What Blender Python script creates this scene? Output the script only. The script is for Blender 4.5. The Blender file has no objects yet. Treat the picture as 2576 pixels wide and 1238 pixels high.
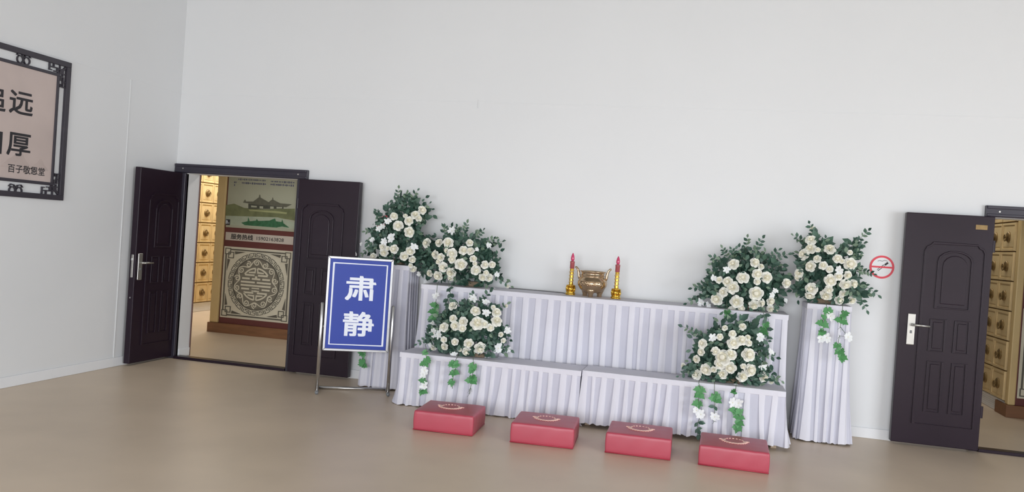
import bpy, math, random
from mathutils import Vector, Matrix, Quaternion
random.seed(11)
SC = bpy.context.scene
COL = SC.collection
PI = math.pi

# ------------------------------------------------------------------ camera
cam_d = bpy.data.cameras.new('camera'); cam = bpy.data.objects.new('camera', cam_d); COL.objects.link(cam)
cam_d.sensor_width = 36.0; cam_d.lens = 2038.8 / 2576 * 36.0; cam_d.clip_end = 200
_r = Vector((0.96987359, 0.23380578, 0.06841116)); _u = Vector((-0.06903873, -0.00550904, 0.99759877)); _f = Vector((-0.23362124, 0.97226771, -0.01079859))
M = Matrix(((_r.x, _u.x, -_f.x, 5.6365), (_r.y, _u.y, -_f.y, -7.6861), (_r.z, _u.z, -_f.z, 1.5516), (0, 0, 0, 1)))
cam.matrix_world = M
SC.camera = cam
# ------------------------------------------------------------------ world, daylight, exposure
W = bpy.data.worlds.new('sky'); SC.world = W; W.use_nodes = True
bg = W.node_tree.nodes['Background']; bg.inputs[0].default_value = (0.80, 0.88, 1.0, 1); bg.inputs[1].default_value = 1.0
def area(name, loc, rot, sx, sy, power, col):
    d = bpy.data.lights.new(name, 'AREA'); d.shape = 'RECTANGLE'; d.size = sx; d.size_y = sy; d.energy = power; d.color = col
    o = bpy.data.objects.new(name, d); COL.objects.link(o); o.location = loc; o.rotation_euler = rot
    return o
area('daylight_front_glazing', (4.7, -11.85, 1.55), (PI/2-0.36, 0, 0), 7.4, 2.7, 490, (0.94, 0.968, 1.0))
area('added_side_fill', (12.9, -7.4, 1.6), (PI/2-0.55, 0, PI/2), 6.6, 2.4, 410, (0.92, 0.96, 1.0))  # added fill from the right to brighten the left wall and floor
area('hall_lamp_row_west', (-1.55, 3.9, 3.02), (0, 0, 0), 0.6, 3.0, 70, (1.0, 0.96, 0.88))
area('hall_lamp_row_middle', (1.5, 1.6, 3.02), (0, 0, 0), 1.2, 0.6, 20, (1.0, 0.95, 0.88))
area('hall_lamp_row_east', (8.2, 3.0, 3.02), (0, 0, 0), 0.6, 3.0, 22, (1.0, 0.95, 0.86))
SC.view_settings.view_transform = 'Standard'; SC.view_settings.look = 'None'; SC.view_settings.gamma = 1.0
SC.view_settings.use_curve_mapping = False
SC.view_settings.exposure = 0.13

# ------------------------------------------------------------------ helpers
def lin(c):
    return tuple(((v/255.0)/12.92 if v/255.0 <= 0.04045 else ((v/255.0+0.055)/1.055)**2.4) for v in c)
def mat(name, rgb, rough=0.5, metal=0.0, var=0.06, scale=8.0, bump=0.0, bscale=60.0, spec=0.5, sub=0.0, stretch=None, coat=0.0):
    m = bpy.data.materials.new(name); m.use_nodes = True
    nt = m.node_tree; b = nt.nodes['Principled BSDF']
    b.inputs['Roughness'].default_value = rough; b.inputs['Metallic'].default_value = metal
    b.inputs['Specular IOR Level'].default_value = spec
    if coat: b.inputs['Coat Weight'].default_value = coat; b.inputs['Coat Roughness'].default_value = 0.2
    tc = nt.nodes.new('ShaderNodeTexCoord'); mp = nt.nodes.new('ShaderNodeMapping')
    if stretch: mp.inputs['Scale'].default_value = stretch
    nt.links.new(tc.outputs['Object'], mp.inputs['Vector'])
    n = nt.nodes.new('ShaderNodeTexNoise'); n.inputs['Scale'].default_value = scale; n.inputs['Detail'].default_value = 3
    nt.links.new(mp.outputs[0], n.inputs['Vector'])
    r = nt.nodes.new('ShaderNodeValToRGB')
    c = lin(rgb)
    r.color_ramp.elements[0].position = 0.3; r.color_ramp.elements[1].position = 0.7
    r.color_ramp.elements[0].color = (*[max(0, x*(1-var)) for x in c], 1)
    r.color_ramp.elements[1].color = (*[min(1, x*(1+var)) for x in c], 1)
    nt.links.new(n.outputs['Fac'], r.inputs['Fac']); nt.links.new(r.outputs['Color'], b.inputs['Base Color'])
    if bump:
        n2 = nt.nodes.new('ShaderNodeTexNoise'); n2.inputs['Scale'].default_value = bscale; n2.inputs['Detail'].default_value = 4
        nt.links.new(mp.outputs[0], n2.inputs['Vector'])
        bp = nt.nodes.new('ShaderNodeBump'); bp.inputs['Strength'].default_value = bump; bp.inputs['Distance'].default_value = 0.01
        nt.links.new(n2.outputs['Fac'], bp.inputs['Height']); nt.links.new(bp.outputs[0], b.inputs['Normal'])
    return m

def wall_mat(name, axis):
    # painted steel sandwich panel: faint vertical ribs
    m = mat(name, (226, 227, 228), 0.42, var=0.012, scale=0.8, spec=0.35)
    nt = m.node_tree; b = nt.nodes['Principled BSDF']
    tc = nt.nodes.new('ShaderNodeTexCoord'); w = nt.nodes.new('ShaderNodeTexWave')
    w.bands_direction = axis; w.inputs['Scale'].default_value = 3.2; w.inputs['Distortion'].default_value = 0.0
    nt.links.new(tc.outputs['Object'], w.inputs['Vector'])
    bp = nt.nodes.new('ShaderNodeBump'); bp.inputs['Strength'].default_value = 0.05; bp.inputs['Distance'].default_value = 0.004
    nt.links.new(w.outputs['Fac'], bp.inputs['Height']); nt.links.new(bp.outputs[0], b.inputs['Normal'])
    return m

class MB:
    def __init__(s): s.v = []; s.f = []; s.m = []
    def quad(s, a, b, c, d, mi=0):
        i = len(s.v); s.v += [tuple(a), tuple(b), tuple(c), tuple(d)]; s.f.append((i, i+1, i+2, i+3)); s.m.append(mi)
    def box(s, x0, x1, y0, y1, z0, z1, mi=0):
        i = len(s.v)
        s.v += [(x0,y0,z0),(x1,y0,z0),(x1,y1,z0),(x0,y1,z0),(x0,y0,z1),(x1,y0,z1),(x1,y1,z1),(x0,y1,z1)]
        for q in ((0,3,2,1),(4,5,6,7),(0,1,5,4),(1,2,6,5),(2,3,7,6),(3,0,4,7)):
            s.f.append(tuple(i+k for k in q)); s.m.append(mi)
        return s
    def tube(s, pts, rad, n=6, mi=0, cap=True):
        pts = [Vector(p) for p in pts]; rs = rad if isinstance(rad, (list, tuple)) else [rad]*len(pts)
        base = len(s.v); ref = None
        for k, p in enumerate(pts):
            d = (pts[min(k+1, len(pts)-1)] - pts[max(k-1, 0)]).normalized()
            if ref is None: ref = d.orthogonal().normalized()
            ref = (ref - d*ref.dot(d))
            ref = ref.normalized() if ref.length > 1e-6 else d.orthogonal().normalized()
            b = d.cross(ref)
            for j in range(n):
                a = 2*PI*j/n; s.v.append(tuple(p + (ref*math.cos(a) + b*math.sin(a))*rs[k]))
        for k in range(len(pts)-1):
            for j in range(n):
                s.f.append((base+k*n+j, base+k*n+(j+1) % n, base+(k+1)*n+(j+1) % n, base+(k+1)*n+j)); s.m.append(mi)
        if cap:
            s.f.append(tuple(base+j for j in reversed(range(n)))); s.m.append(mi)
            e = base+(len(pts)-1)*n; s.f.append(tuple(e+j for j in range(n))); s.m.append(mi)
        return s
    def lathe(s, prof, n=24, c=(0,0,0), mi=0, axis='z', sq=1.0):
        base = len(s.v)
        for (r, h) in prof:
            for j in range(n):
                a = 2*PI*j/n; x, y = r*math.cos(a), r*math.sin(a)*sq
                if axis == 'z': s.v.append((c[0]+x, c[1]+y, c[2]+h))
                elif axis == 'y': s.v.append((c[0]+x, c[1]-h, c[2]+y))
                else: s.v.append((c[0]+h, c[1]+x, c[2]+y))
        for k in range(len(prof)-1):
            for j in range(n):
                s.f.append((base+k*n+j, base+k*n+(j+1) % n, base+(k+1)*n+(j+1) % n, base+(k+1)*n+j)); s.m.append(mi)
        s.f.append(tuple(base+j for j in reversed(range(n)))); s.m.append(mi)
        e = base+(len(prof)-1)*n; s.f.append(tuple(e+j for j in range(n))); s.m.append(mi)
        return s
    def prism(s, pts, fn, t0, t1, mi=0):
        # polygon pts (u,v) mapped by fn(u,v,t); t0 = front, t1 = back
        n = len(pts); i = len(s.v)
        s.v += [tuple(fn(u, v, t0)) for u, v in pts] + [tuple(fn(u, v, t1)) for u, v in pts]
        s.f.append(tuple(range(i, i+n))); s.m.append(mi)
        s.f.append(tuple(reversed(range(i+n, i+2*n)))); s.m.append(mi)
        for k in range(n):
            s.f.append((i+k, i+n+k, i+n+(k+1) % n, i+(k+1) % n)); s.m.append(mi)
        return s
    def ribbon(s, pts, w, fn, t0, t1, closed=False, mi=0):
        # flat band of width w following (u,v) points, thickness t0..t1
        P = [Vector((p[0], p[1])) for p in pts]; n = len(P); L = []; Rr = []
        s.k = getattr(s, 'k', 0)+1; t0 = t0+0.00025*(s.k % 7)   # each band a hair proud of the last, so crossings stay clean
        for k in range(n):
            a = P[(k-1) % n] if (closed or k > 0) else P[k]; b = P[(k+1) % n] if (closed or k < n-1) else P[k]
            d = (b-a); d = d.normalized() if d.length > 1e-9 else Vector((1, 0)); nn = Vector((-d.y, d.x))
            k1 = 1.0
            if (closed or 0 < k < n-1):
                d1 = (P[k]-a).normalized(); c = abs(d1.dot(d)); k1 = 1/max(c, 0.6)
            L.append(P[k]+nn*w/2*k1); Rr.append(P[k]-nn*w/2*k1)
        i = len(s.v)
        for k in range(n):
            for (q, t) in ((L[k], t0), (Rr[k], t0), (L[k], t1), (Rr[k], t1)): s.v.append(tuple(fn(q.x, q.y, t)))
        for k in range(n if closed else n-1):
            a = i+4*k; b = i+4*((k+1) % n)
            s.f += [(a, a+1, b+1, b), (a+2, a, b, b+2), (a+1, a+3, b+3, b+1)]; s.m += [mi]*3
        if not closed:
            s.f += [(i, i+2, i+3, i+1)]; e = i+4*(n-1); s.f += [(e, e+1, e+3, e+2)]; s.m += [mi]*2
        return s
    def mesh(s, name, mats, smooth=False):
        me = bpy.data.meshes.new(name); me.from_pydata(s.v, [], s.f)
        for m in (mats if isinstance(mats, (list, tuple)) else [mats]): me.materials.append(m)
        if any(s.m): me.polygons.foreach_set('material_index', s.m)
        if smooth: me.polygons.foreach_set('use_smooth', [True]*len(me.polygons))
        me.update(); return me
    def build(s, name, mats, parent=None, smooth=False, bevel=0.0, seg=2):
        o = bpy.data.objects.new(name, s.mesh(name, mats, smooth)); COL.objects.link(o)
        if parent is not None: setpar(o, parent)
        if bevel:
            b = o.modifiers.new('bevel', 'BEVEL'); b.width = bevel; b.segments = seg; b.limit_method = 'ANGLE'; b.angle_limit = 0.6
        return o
WM = {}
def setpar(o, p):
    # vertices are written in world space: cancel the parent's world transform
    o.parent = p
    o.matrix_parent_inverse = WM[p.name].inverted() if p.name in WM else Matrix.Identity(4)
def empty(name, loc, rz=0.0):
    o = bpy.data.objects.new(name, None); COL.objects.link(o); o.location = loc; o.rotation_euler = (0, 0, rz); o.empty_display_size = 0.1
    WM[o.name] = Matrix.Translation(loc) @ Matrix.Rotation(rz, 4, 'Z')
    return o
def tag(o, label, cat, group=None):
    o['label'] = label; o['category'] = cat
    if group: o['group'] = group
    return o
def thing(name, loc, label, cat, group=None, rz=0.0):
    return tag(empty(name, loc, rz), label, cat, group)
def struct(o): o['kind'] = 'structure'; return o
def inst(name, me, parent, M4):
    # shared mesh at world matrix M4 under parent
    o = bpy.data.objects.new(name, me); COL.objects.link(o)
    if parent is not None:
        o.parent = parent
        if parent.name in WM: o.matrix_parent_inverse = WM[parent.name].inverted()
    o.matrix_basis = M4
    return o
def glyphs(body, size, fn, t, m, name, parent, heavy=0.0, cx=0.0, cz=0.0, sx=1.0, sy=1.0, align=True):
    # flat printed characters, mapped by fn(u, v, t); centred on (cx, cz)
    c = bpy.data.curves.new('txt', 'FONT'); c.body = body; c.size = size; c.resolution_u = 3
    o = bpy.data.objects.new('txt', c); COL.objects.link(o)
    dg = bpy.context.evaluated_depsgraph_get(); dg.update()
    me = o.evaluated_get(dg).to_mesh()
    vs = [(v.co.x*sx, v.co.y*sy) for v in me.vertices]; fs = [tuple(p.vertices) for p in me.polygons]
    o.evaluated_get(dg).to_mesh_clear()
    bpy.data.objects.remove(o); bpy.data.curves.remove(c)
    x0 = min(v[0] for v in vs); x1 = max(v[0] for v in vs); y0 = min(v[1] for v in vs); y1 = max(v[1] for v in vs)
    ox = cx-(x0+x1)/2; oy = cz-(y0+y1)/2
    b = MB(); offs = [(0, 0)]
    if heavy: offs = [(heavy*p, .72*heavy*q) for p in (-1, -.33, .33, 1) for q in (-1, 0, 1)]
    for k, (dx, dy) in enumerate(offs):
        i = len(b.v); b.v += [tuple(fn(x+ox+dx, y+oy+dy, t-0.00012*k)) for x, y in vs]
        b.f += [tuple(i+q for q in p) for p in fs]; b.m += [0]*len(fs)
    return b.build(name, m, parent)

# ------------------------------------------------------------------ materials
M_WALLB = wall_mat('white_panel_back', 'X'); M_WALLL = wall_mat('white_panel_left', 'Y')
M_CASE = mat('brown_casing', (112, 84, 76), 0.5, var=0.08)
M_TRIM = mat('white_trim', (232, 233, 235), 0.4, var=0.01)
M_CEIL = mat('ceiling_darkened', (118, 118, 117), 0.8, var=0.01)  # unseen ceiling, grey darkened to cut bounce light on the upper walls
M_DOOR = mat('dark_steel_door', (38, 26, 37), 0.33, var=0.08, scale=2.5, spec=0.28)
M_FRAME = mat('dark_door_frame', (50, 46, 58), 0.35, var=0.06, scale=2.5)
M_STEEL = mat('brushed_steel', (205, 205, 205), 0.28, 1.0, 0.05, 20)
M_SATIN = mat('satin_nickel', (190, 188, 183), 0.35, 0.85, 0.04, 20)
M_GOLD = mat('gold_lacquer', (222, 198, 150), 0.45, 0.1, 0.10, 5)
M_GOLDP = mat('gold_post', (210, 184, 132), 0.45, 0.05, 0.06, 3)
M_GOLDD = mat('old_gold', (136, 112, 72), 0.42, 0.45, 0.15, 30)
M_WOOD = mat('brown_plinth', (128, 88, 58), 0.5, 0, 0.15, 4, stretch=(1, 6, 6))
M_REDB = mat('dark_red_board', (100, 48, 45), 0.5, 0, 0.08, 4)
M_CREAM = mat('cream_panel', (212, 206, 186), 0.55, 0, 0.05, 5)
M_STRIP = mat('pale_strip', (196, 186, 176), 0.55, 0, 0.05, 5)
M_RELG = mat('relief_grey', (122, 117, 104), 0.6, 0, 0.12, 20)
M_RELD = mat('relief_dark', (92, 88, 78), 0.6, 0, 0.12, 20)
M_INK = mat('black_ink', (42, 40, 44), 0.6, 0, 0.1, 20)
M_INKB = mat('blue_grey_ink', (86, 88, 112), 0.6, 0, 0.2, 40)
M_CLOTH = mat('white_skirting_cloth', (224, 223, 232), 0.75, 0, 0.025, 3, bump=0.12, bscale=30, spec=0.2)
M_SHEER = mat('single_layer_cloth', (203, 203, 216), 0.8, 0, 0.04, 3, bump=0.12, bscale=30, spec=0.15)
M_RED = mat('red_leatherette', (178, 72, 88), 0.38, 0, 0.05, 3, bump=0.10, bscale=9, spec=0.5)
M_REDD = mat('red_piping', (176, 52, 70), 0.45, 0, 0.05, 4)
M_PINKG = mat('gold_print', (246, 204, 190), 0.5, 0.0, 0.08, 40)
M_BLUE = mat('blue_sign_print', (32, 60, 160), 0.5, 0, 0.04, 3)
M_WHITEP = mat('white_print', (232, 236, 246), 0.4, 0, 0.02, 5)
M_ALU = mat('aluminium', (176, 176, 178), 0.35, 0.85, 0.05, 10)
M_BRONZE = mat('bronze', (196, 172, 142), 0.2, 0.9, 0.10, 18, bump=0.15, bscale=55)
M_BRASS = mat('bright_brass', (224, 182, 78), 0.28, 0.9, 0.12, 30)
M_CANR = mat('candle_red', (168, 84, 88), 0.35, 0, 0.08, 12)
M_BULB = mat('flame_bulb_pink', (208, 72, 112), 0.15, 0, 0.05, 10, spec=0.7)
M_SIGNR = mat('sign_red', (224, 56, 76), 0.4, 0, 0.04, 6)
M_GREYP = mat('grey_print', (120, 122, 124), 0.5, 0, 0.05, 6)
M_CANVAS = mat('beige_print', (198, 182, 176), 0.6, 0, 0.07, 2.2)
M_DARKF = mat('charcoal_frame', (58, 54, 62), 0.45, 0, 0.08, 6)
M_FLOOR = mat('beige_vinyl_floor', (216, 197, 174), 0.38, 0, 0.05, 1.6, bump=0.02, bscale=14, spec=0.4)
M_FOAM = mat('brown_foam', (120, 104, 86), 0.9, 0, 0.1, 30)
M_CORD = mat('grey_cord', (110, 110, 112), 0.6, 0, 0.05, 30)
def petal(m, c):
    # thin petals let part of the light through
    nt = m.node_tree; out = [n for n in nt.nodes if n.type == 'OUTPUT_MATERIAL'][0]; b = nt.nodes['Principled BSDF']
    tr = nt.nodes.new('ShaderNodeBsdfTranslucent'); tr.inputs['Color'].default_value = (*lin(c), 1)
    mx = nt.nodes.new('ShaderNodeMixShader'); mx.inputs[0].default_value = 0.18
    nt.links.new(b.outputs[0], mx.inputs[1]); nt.links.new(tr.outputs[0], mx.inputs[2]); nt.links.new(mx.outputs[0], out.inputs['Surface'])
    return m
M_ROSE = petal(mat('cream_petal', (252, 251, 243), 0.6, 0, 0.015, 20, spec=0.25), (255, 255, 250))
M_ROSEC = petal(mat('ivory_petal_centre', (250, 246, 228), 0.6, 0, 0.02, 20, spec=0.25), (255, 253, 240))
M_BLOS = petal(mat('white_petal', (250, 252, 252), 0.6, 0, 0.015, 20, spec=0.25), (252, 255, 255))
M_LEAFS = [mat('leaf_deep_green', (52, 82, 70), 0.5, 0, 0.25, 12), mat('leaf_blue_green', (76, 106, 90), 0.5, 0, 0.25, 12), mat('leaf_sage', (112, 134, 112), 0.55, 0, 0.25, 12)]
M_IVY = mat('ivy_green', (86, 148, 92), 0.5, 0, 0.2, 14)
M_STEM = mat('stem_green', (88, 104, 84), 0.6, 0, 0.15, 20)
M_TABLE = mat('pale_wood', (206, 186, 160), 0.6, 0, 0.08, 6)
M_PVBANK = mat('print_olive', (112, 118, 82), 0.6, 0, 0.25, 9); M_PVWATER = mat('print_water', (168, 178, 158), 0.6, 0, 0.10, 7)
M_PVROOF = mat('print_roof', (98, 98, 84), 0.6, 0, 0.12, 30); M_PVHALL = mat('print_hall', (74, 76, 66), 0.6, 0, 0.12, 30)
M_PVTERR = mat('print_terrace', (160, 164, 118), 0.6, 0, 0.06, 10); M_PVLOT = mat('print_lotus', (52, 104, 70), 0.6, 0, 0.25, 30)
M_PVSKY = mat('print_sky', (170, 172, 152), 0.6, 0, 0.06, 2)

# measured positions (metres) of the flowers of each arrangement and of the printed pavilion
ARR = {
 1: dict(c=(2.637,-0.16,1.51),
   h=(0.322,0.403),
   y0=-0.16,
   D=0.24,
   roses=[(2.763,-0.426,1.587,0.043,0.0),(2.878,-0.413,1.535,0.046,0.0),(2.863,-0.404,1.642,0.039,0.0),(2.822,-0.403,1.688,0.02,0.0),(2.711,-0.413,1.677,0.035,0.0),(2.909,-0.37,1.704,0.039,0.0),(2.942,-0.362,1.674,0.031,0.0),(2.956,-0.307,1.752,0.039,0.0),(2.653,-0.417,1.622,0.028,1.0),(2.611,-0.405,1.374,0.032,0.0),(2.73,-0.416,1.361,0.039,0.0),(2.623,-0.395,1.317,0.039,0.0),(2.666,-0.412,1.362,0.02,0.0),(2.492,-0.341,1.272,0.033,0.0),(2.703,-0.427,1.468,0.037,1.0),(2.632,-0.416,1.427,0.028,1.0),(2.889,-0.392,1.352,0.041,0.0),(2.835,-0.391,1.298,0.039,0.0),(2.923,-0.388,1.396,0.032,1.0),(2.906,-0.357,1.27,0.032,0.0),(2.882,-0.336,1.212,0.02,0.0),(2.898,-0.294,1.175,0.031,0.0),(2.601,-0.413,1.564,0.028,1.0),(2.559,-0.403,1.543,0.023,1.0),(2.49,-0.377,1.436,0.023,1.0),(2.332,-0.274,1.384,0.017,1.0),(2.25,-0.19,1.278,0.016,1.0)],
   poly=[(2.328,1.242),(2.398,1.443),(2.487,1.663),(2.619,1.846),(2.674,1.946),(2.88,1.945),(3.01,1.829),(3.019,1.696),(2.955,1.576),(3.05,1.544),(3.045,1.333),(2.975,1.174),(2.859,1.087),(2.766,1.235),(2.558,1.259)],
   tips=[(2.687,-0.28,1.947),(2.88,-0.28,1.938),(3.01,-0.28,1.822),(2.475,-0.28,1.713),(2.372,-0.28,1.511),(2.331,-0.28,1.262),(3.011,-0.28,1.695),(2.769,-0.28,1.893)],
   vines=[[(2.532,-0.43,1.239,'s'),(2.507,-0.43,0.835,'s'),(2.489,-0.43,0.449,'s'),(2.493,-0.43,0.342,'i'),(2.489,-0.43,0.276,'i'),(2.501,-0.43,0.228,'i')]]),
 2: dict(c=(3.302,-0.17,1.331),
   h=(0.457,0.269),
   y0=-0.17,
   D=0.24,
   roses=[(3.032,-0.361,1.44,0.041,0.0),(3.169,-0.396,1.454,0.036,0.0),(3.269,-0.41,1.461,0.044,0.0),(3.145,-0.415,1.338,0.038,0.0),(3.261,-0.43,1.383,0.023,0.0),(3.208,-0.426,1.316,0.034,0.0),(3.322,-0.437,1.36,0.043,0.0),(3.328,-0.437,1.306,0.034,0.0),(3.432,-0.434,1.4,0.038,0.0),(3.496,-0.43,1.4,0.034,0.0),(3.48,-0.409,1.475,0.032,0.0),(3.417,-0.431,1.263,0.05,0.0),(3.234,-0.415,1.226,0.041,0.0),(3.184,-0.418,1.273,0.023,0.0),(3.309,-0.401,1.177,0.044,0.0),(3.3,-0.368,1.125,0.029,0.0),(3.17,-0.362,1.135,0.043,0.0),(3.08,-0.351,1.152,0.032,0.0),(3.556,-0.399,1.219,0.041,0.0),(3.549,-0.42,1.282,0.02,0.0),(3.534,-0.429,1.326,0.031,0.0),(3.64,-0.397,1.279,0.034,0.0),(3.703,-0.372,1.283,0.03,0.0),(3.609,-0.336,1.153,0.034,0.0),(3.665,-0.298,1.152,0.036,0.0),(3.645,-0.36,1.202,0.025,0.0),(3.731,-0.292,1.193,0.023,1.0),(3.655,-0.378,1.46,0.022,1.0),(3.557,-0.2,1.071,0.02,1.0),(3.684,-0.2,1.039,0.023,1.0),(3.824,-0.2,1.083,0.018,0.0),(3.275,-0.338,1.572,0.032,1.0),(3.012,-0.2,1.046,0.033,1.0),(3.092,-0.2,1.033,0.028,1.0),(2.96,-0.294,1.138,0.023,1.0),(3.557,-0.418,1.417,0.016,1.0)],
   poly=[(2.887,1.321),(2.957,1.48),(3.15,1.608),(3.349,1.62),(3.55,1.557),(3.749,1.496),(3.776,1.235),(3.854,1.11),(3.624,1.072),(3.269,1.063),(2.947,1.056),(2.837,1.163)],
   tips=[(3.19,-0.29,1.61),(3.31,-0.29,1.61),(3.406,-0.29,1.654),(3.567,-0.29,1.596),(3.689,-0.29,1.529),(3.76,-0.29,1.504),(3.741,-0.29,1.345),(3.874,-0.29,1.093),(3.705,-0.29,1.023)],
   vines=[[(3.23,-0.53,1.069,'s'),(3.23,-0.53,0.958,'w'),(3.228,-0.53,0.873,'i'),(3.217,-0.53,0.82,'i'),(3.213,-0.53,0.76,'i'),(3.213,-0.53,0.709,'w')],[(3.336,-0.53,1.104,'s'),(3.348,-0.53,1.042,'l'),(3.363,-0.53,0.995,'l'),(3.34,-0.53,0.942,'l'),(3.355,-0.53,0.895,'l')]]),
 3: dict(c=(3.54,-0.62,0.699),
   h=(0.417,0.286),
   y0=-0.62,
   D=0.2,
   roses=[(3.471,-0.791,0.908,0.038,0.0),(3.695,-0.814,0.884,0.04,0.0),(3.728,-0.84,0.78,0.054,0.0),(3.79,-0.829,0.775,0.03,0.0),(3.877,-0.763,0.882,0.038,0.0),(3.889,-0.79,0.811,0.044,0.0),(3.844,-0.816,0.747,0.03,0.0),(3.791,-0.803,0.872,0.03,1.0),(3.498,-0.836,0.799,0.032,0.0),(3.594,-0.847,0.779,0.038,0.0),(3.597,-0.85,0.72,0.03,0.0),(3.524,-0.846,0.737,0.038,0.0),(3.414,-0.831,0.716,0.038,0.0),(3.375,-0.818,0.646,0.035,1.0),(3.658,-0.825,0.589,0.038,0.0),(3.754,-0.791,0.55,0.048,0.0),(3.631,-0.787,0.507,0.038,0.0),(3.421,-0.792,0.532,0.032,0.0),(3.42,-0.817,0.6,0.025,0.0),(3.528,-0.827,0.591,0.03,0.0),(3.571,-0.799,0.522,0.018,0.0),(3.301,-0.745,0.504,0.025,0.0),(3.281,-0.755,0.534,0.022,1.0),(3.933,-0.77,0.689,0.022,0.0),(3.949,-0.733,0.632,0.022,0.0),(3.975,-0.739,0.725,0.028,1.0),(3.9,-0.722,0.561,0.038,1.0),(3.975,-0.65,0.55,0.022,1.0),(3.762,-0.74,0.96,0.028,1.0),(3.646,-0.74,0.98,0.032,1.0),(3.84,-0.748,0.922,0.02,0.0),(3.932,-0.65,0.936,0.016,0.0),(3.707,-0.65,0.427,0.033,1.0),(3.78,-0.65,0.439,0.033,1.0),(3.322,-0.805,0.65,0.04,1.0),(3.512,-0.765,0.472,0.025,1.0)],
   poly=[(3.144,0.508),(3.278,0.774),(3.379,0.945),(3.563,0.997),(3.786,0.98),(3.939,0.887),(3.997,0.733),(4.01,0.541),(3.86,0.455),(3.712,0.457),(3.379,0.423),(3.187,0.44)],
   tips=[(3.636,-0.72,1.02),(3.788,-0.72,1.051),(3.952,-0.72,0.959),(3.143,-0.72,0.526),(4.016,-0.72,0.559),(3.807,-0.72,0.424)],
   vines=[[(3.299,-0.95,0.557,'s'),(3.318,-0.95,0.499,'i'),(3.315,-0.95,0.44,'i'),(3.307,-0.95,0.404,'i'),(3.312,-0.95,0.334,'w'),(3.307,-0.95,0.299,'w'),(3.318,-0.95,0.244,'i'),(3.317,-0.95,0.202,'w'),(3.295,-0.95,0.157,'i')],[(3.597,-0.95,0.475,'s'),(3.572,-0.95,0.431,'i'),(3.608,-0.95,0.428,'i'),(3.577,-0.95,0.352,'i'),(3.572,-0.95,0.272,'i'),(3.573,-0.95,0.202,'s')],[(3.74,-0.95,0.49,'s'),(3.752,-0.95,0.429,'i'),(3.747,-0.95,0.394,'i'),(3.745,-0.95,0.325,'i'),(3.744,-0.95,0.294,'i'),(3.737,-0.95,0.231,'t'),(3.733,-0.95,0.186,'t')]]),
 4: dict(c=(5.879,-0.62,0.715),
   h=(0.448,0.358),
   y0=-0.62,
   D=0.2,
   roses=[(5.65,-0.815,0.784,0.035,0.0),(5.645,-0.817,0.713,0.03,0.0),(5.61,-0.799,0.646,0.03,0.0),(5.621,-0.758,0.515,0.039,0.0),(5.694,-0.806,0.57,0.045,0.0),(5.757,-0.82,0.579,0.025,0.0),(5.761,-0.843,0.733,0.032,0.0),(5.822,-0.846,0.689,0.058,0.0),(5.883,-0.85,0.721,0.042,0.0),(5.802,-0.838,0.636,0.042,0.0),(5.886,-0.834,0.609,0.045,0.0),(5.827,-0.817,0.55,0.038,0.0),(5.9,-0.845,0.817,0.045,0.0),(5.961,-0.836,0.845,0.038,0.0),(6.012,-0.823,0.87,0.022,0.0),(6.02,-0.831,0.827,0.025,0.0),(6.026,-0.835,0.733,0.05,0.0),(5.992,-0.803,0.546,0.042,0.0),(5.99,-0.829,0.629,0.022,0.0),(6.051,-0.809,0.603,0.048,0.0),(6.165,-0.732,0.544,0.038,0.0),(6.231,-0.65,0.503,0.022,0.0),(5.886,-0.83,0.889,0.028,0.0),(5.96,-0.801,0.953,0.028,0.0),(5.821,-0.812,0.931,0.022,0.0),(5.787,-0.833,0.854,0.025,0.0),(5.509,-0.711,0.568,0.023,0.0),(5.734,-0.828,0.839,0.028,1.0),(6.104,-0.797,0.876,0.035,1.0),(6.14,-0.787,0.639,0.03,1.0),(6.199,-0.771,0.763,0.022,1.0),(5.618,-0.65,0.363,0.019,1.0),(5.947,-0.764,0.459,0.022,1.0),(6.22,-0.65,0.385,0.028,1.0)],
   poly=[(5.485,0.52),(5.559,0.645),(5.563,0.813),(5.69,0.858),(5.775,1.032),(5.932,1.063),(6.14,1.032),(6.184,0.84),(6.229,0.648),(6.284,0.523),(6.166,0.428),(5.88,0.429),(5.655,0.421),(5.506,0.455)],
   tips=[(5.485,-0.72,0.899),(5.577,-0.72,0.854),(5.704,-0.72,0.886),(5.481,-0.72,0.486),(6.299,-0.72,0.531),(6.256,-0.72,0.379),(6.246,-0.72,0.715)],
   vines=[[(5.647,-0.95,0.474,'s'),(5.663,-0.95,0.434,'i'),(5.653,-0.95,0.394,'i'),(5.655,-0.95,0.323,'i'),(5.644,-0.95,0.257,'w'),(5.68,-0.95,0.229,'w'),(5.663,-0.95,0.162,'l'),(5.66,-0.95,0.11,'l'),(5.667,-0.95,0.062,'l')],[(5.77,-0.95,0.471,'s'),(5.775,-0.95,0.401,'i'),(5.786,-0.95,0.367,'i'),(5.784,-0.95,0.305,'l'),(5.79,-0.95,0.223,'w'),(5.786,-0.95,0.184,'t')],[(5.938,-0.95,0.506,'s'),(5.936,-0.95,0.441,'i'),(5.92,-0.95,0.353,'w'),(5.967,-0.95,0.352,'w'),(5.946,-0.95,0.299,'i'),(5.982,-0.95,0.303,'i'),(5.98,-0.95,0.245,'i'),(5.971,-0.95,0.206,'i'),(5.973,-0.95,0.168,'i')]]),
 5: dict(c=(5.953,-0.17,1.309),
   h=(0.465,0.322),
   y0=-0.17,
   D=0.24,
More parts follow.
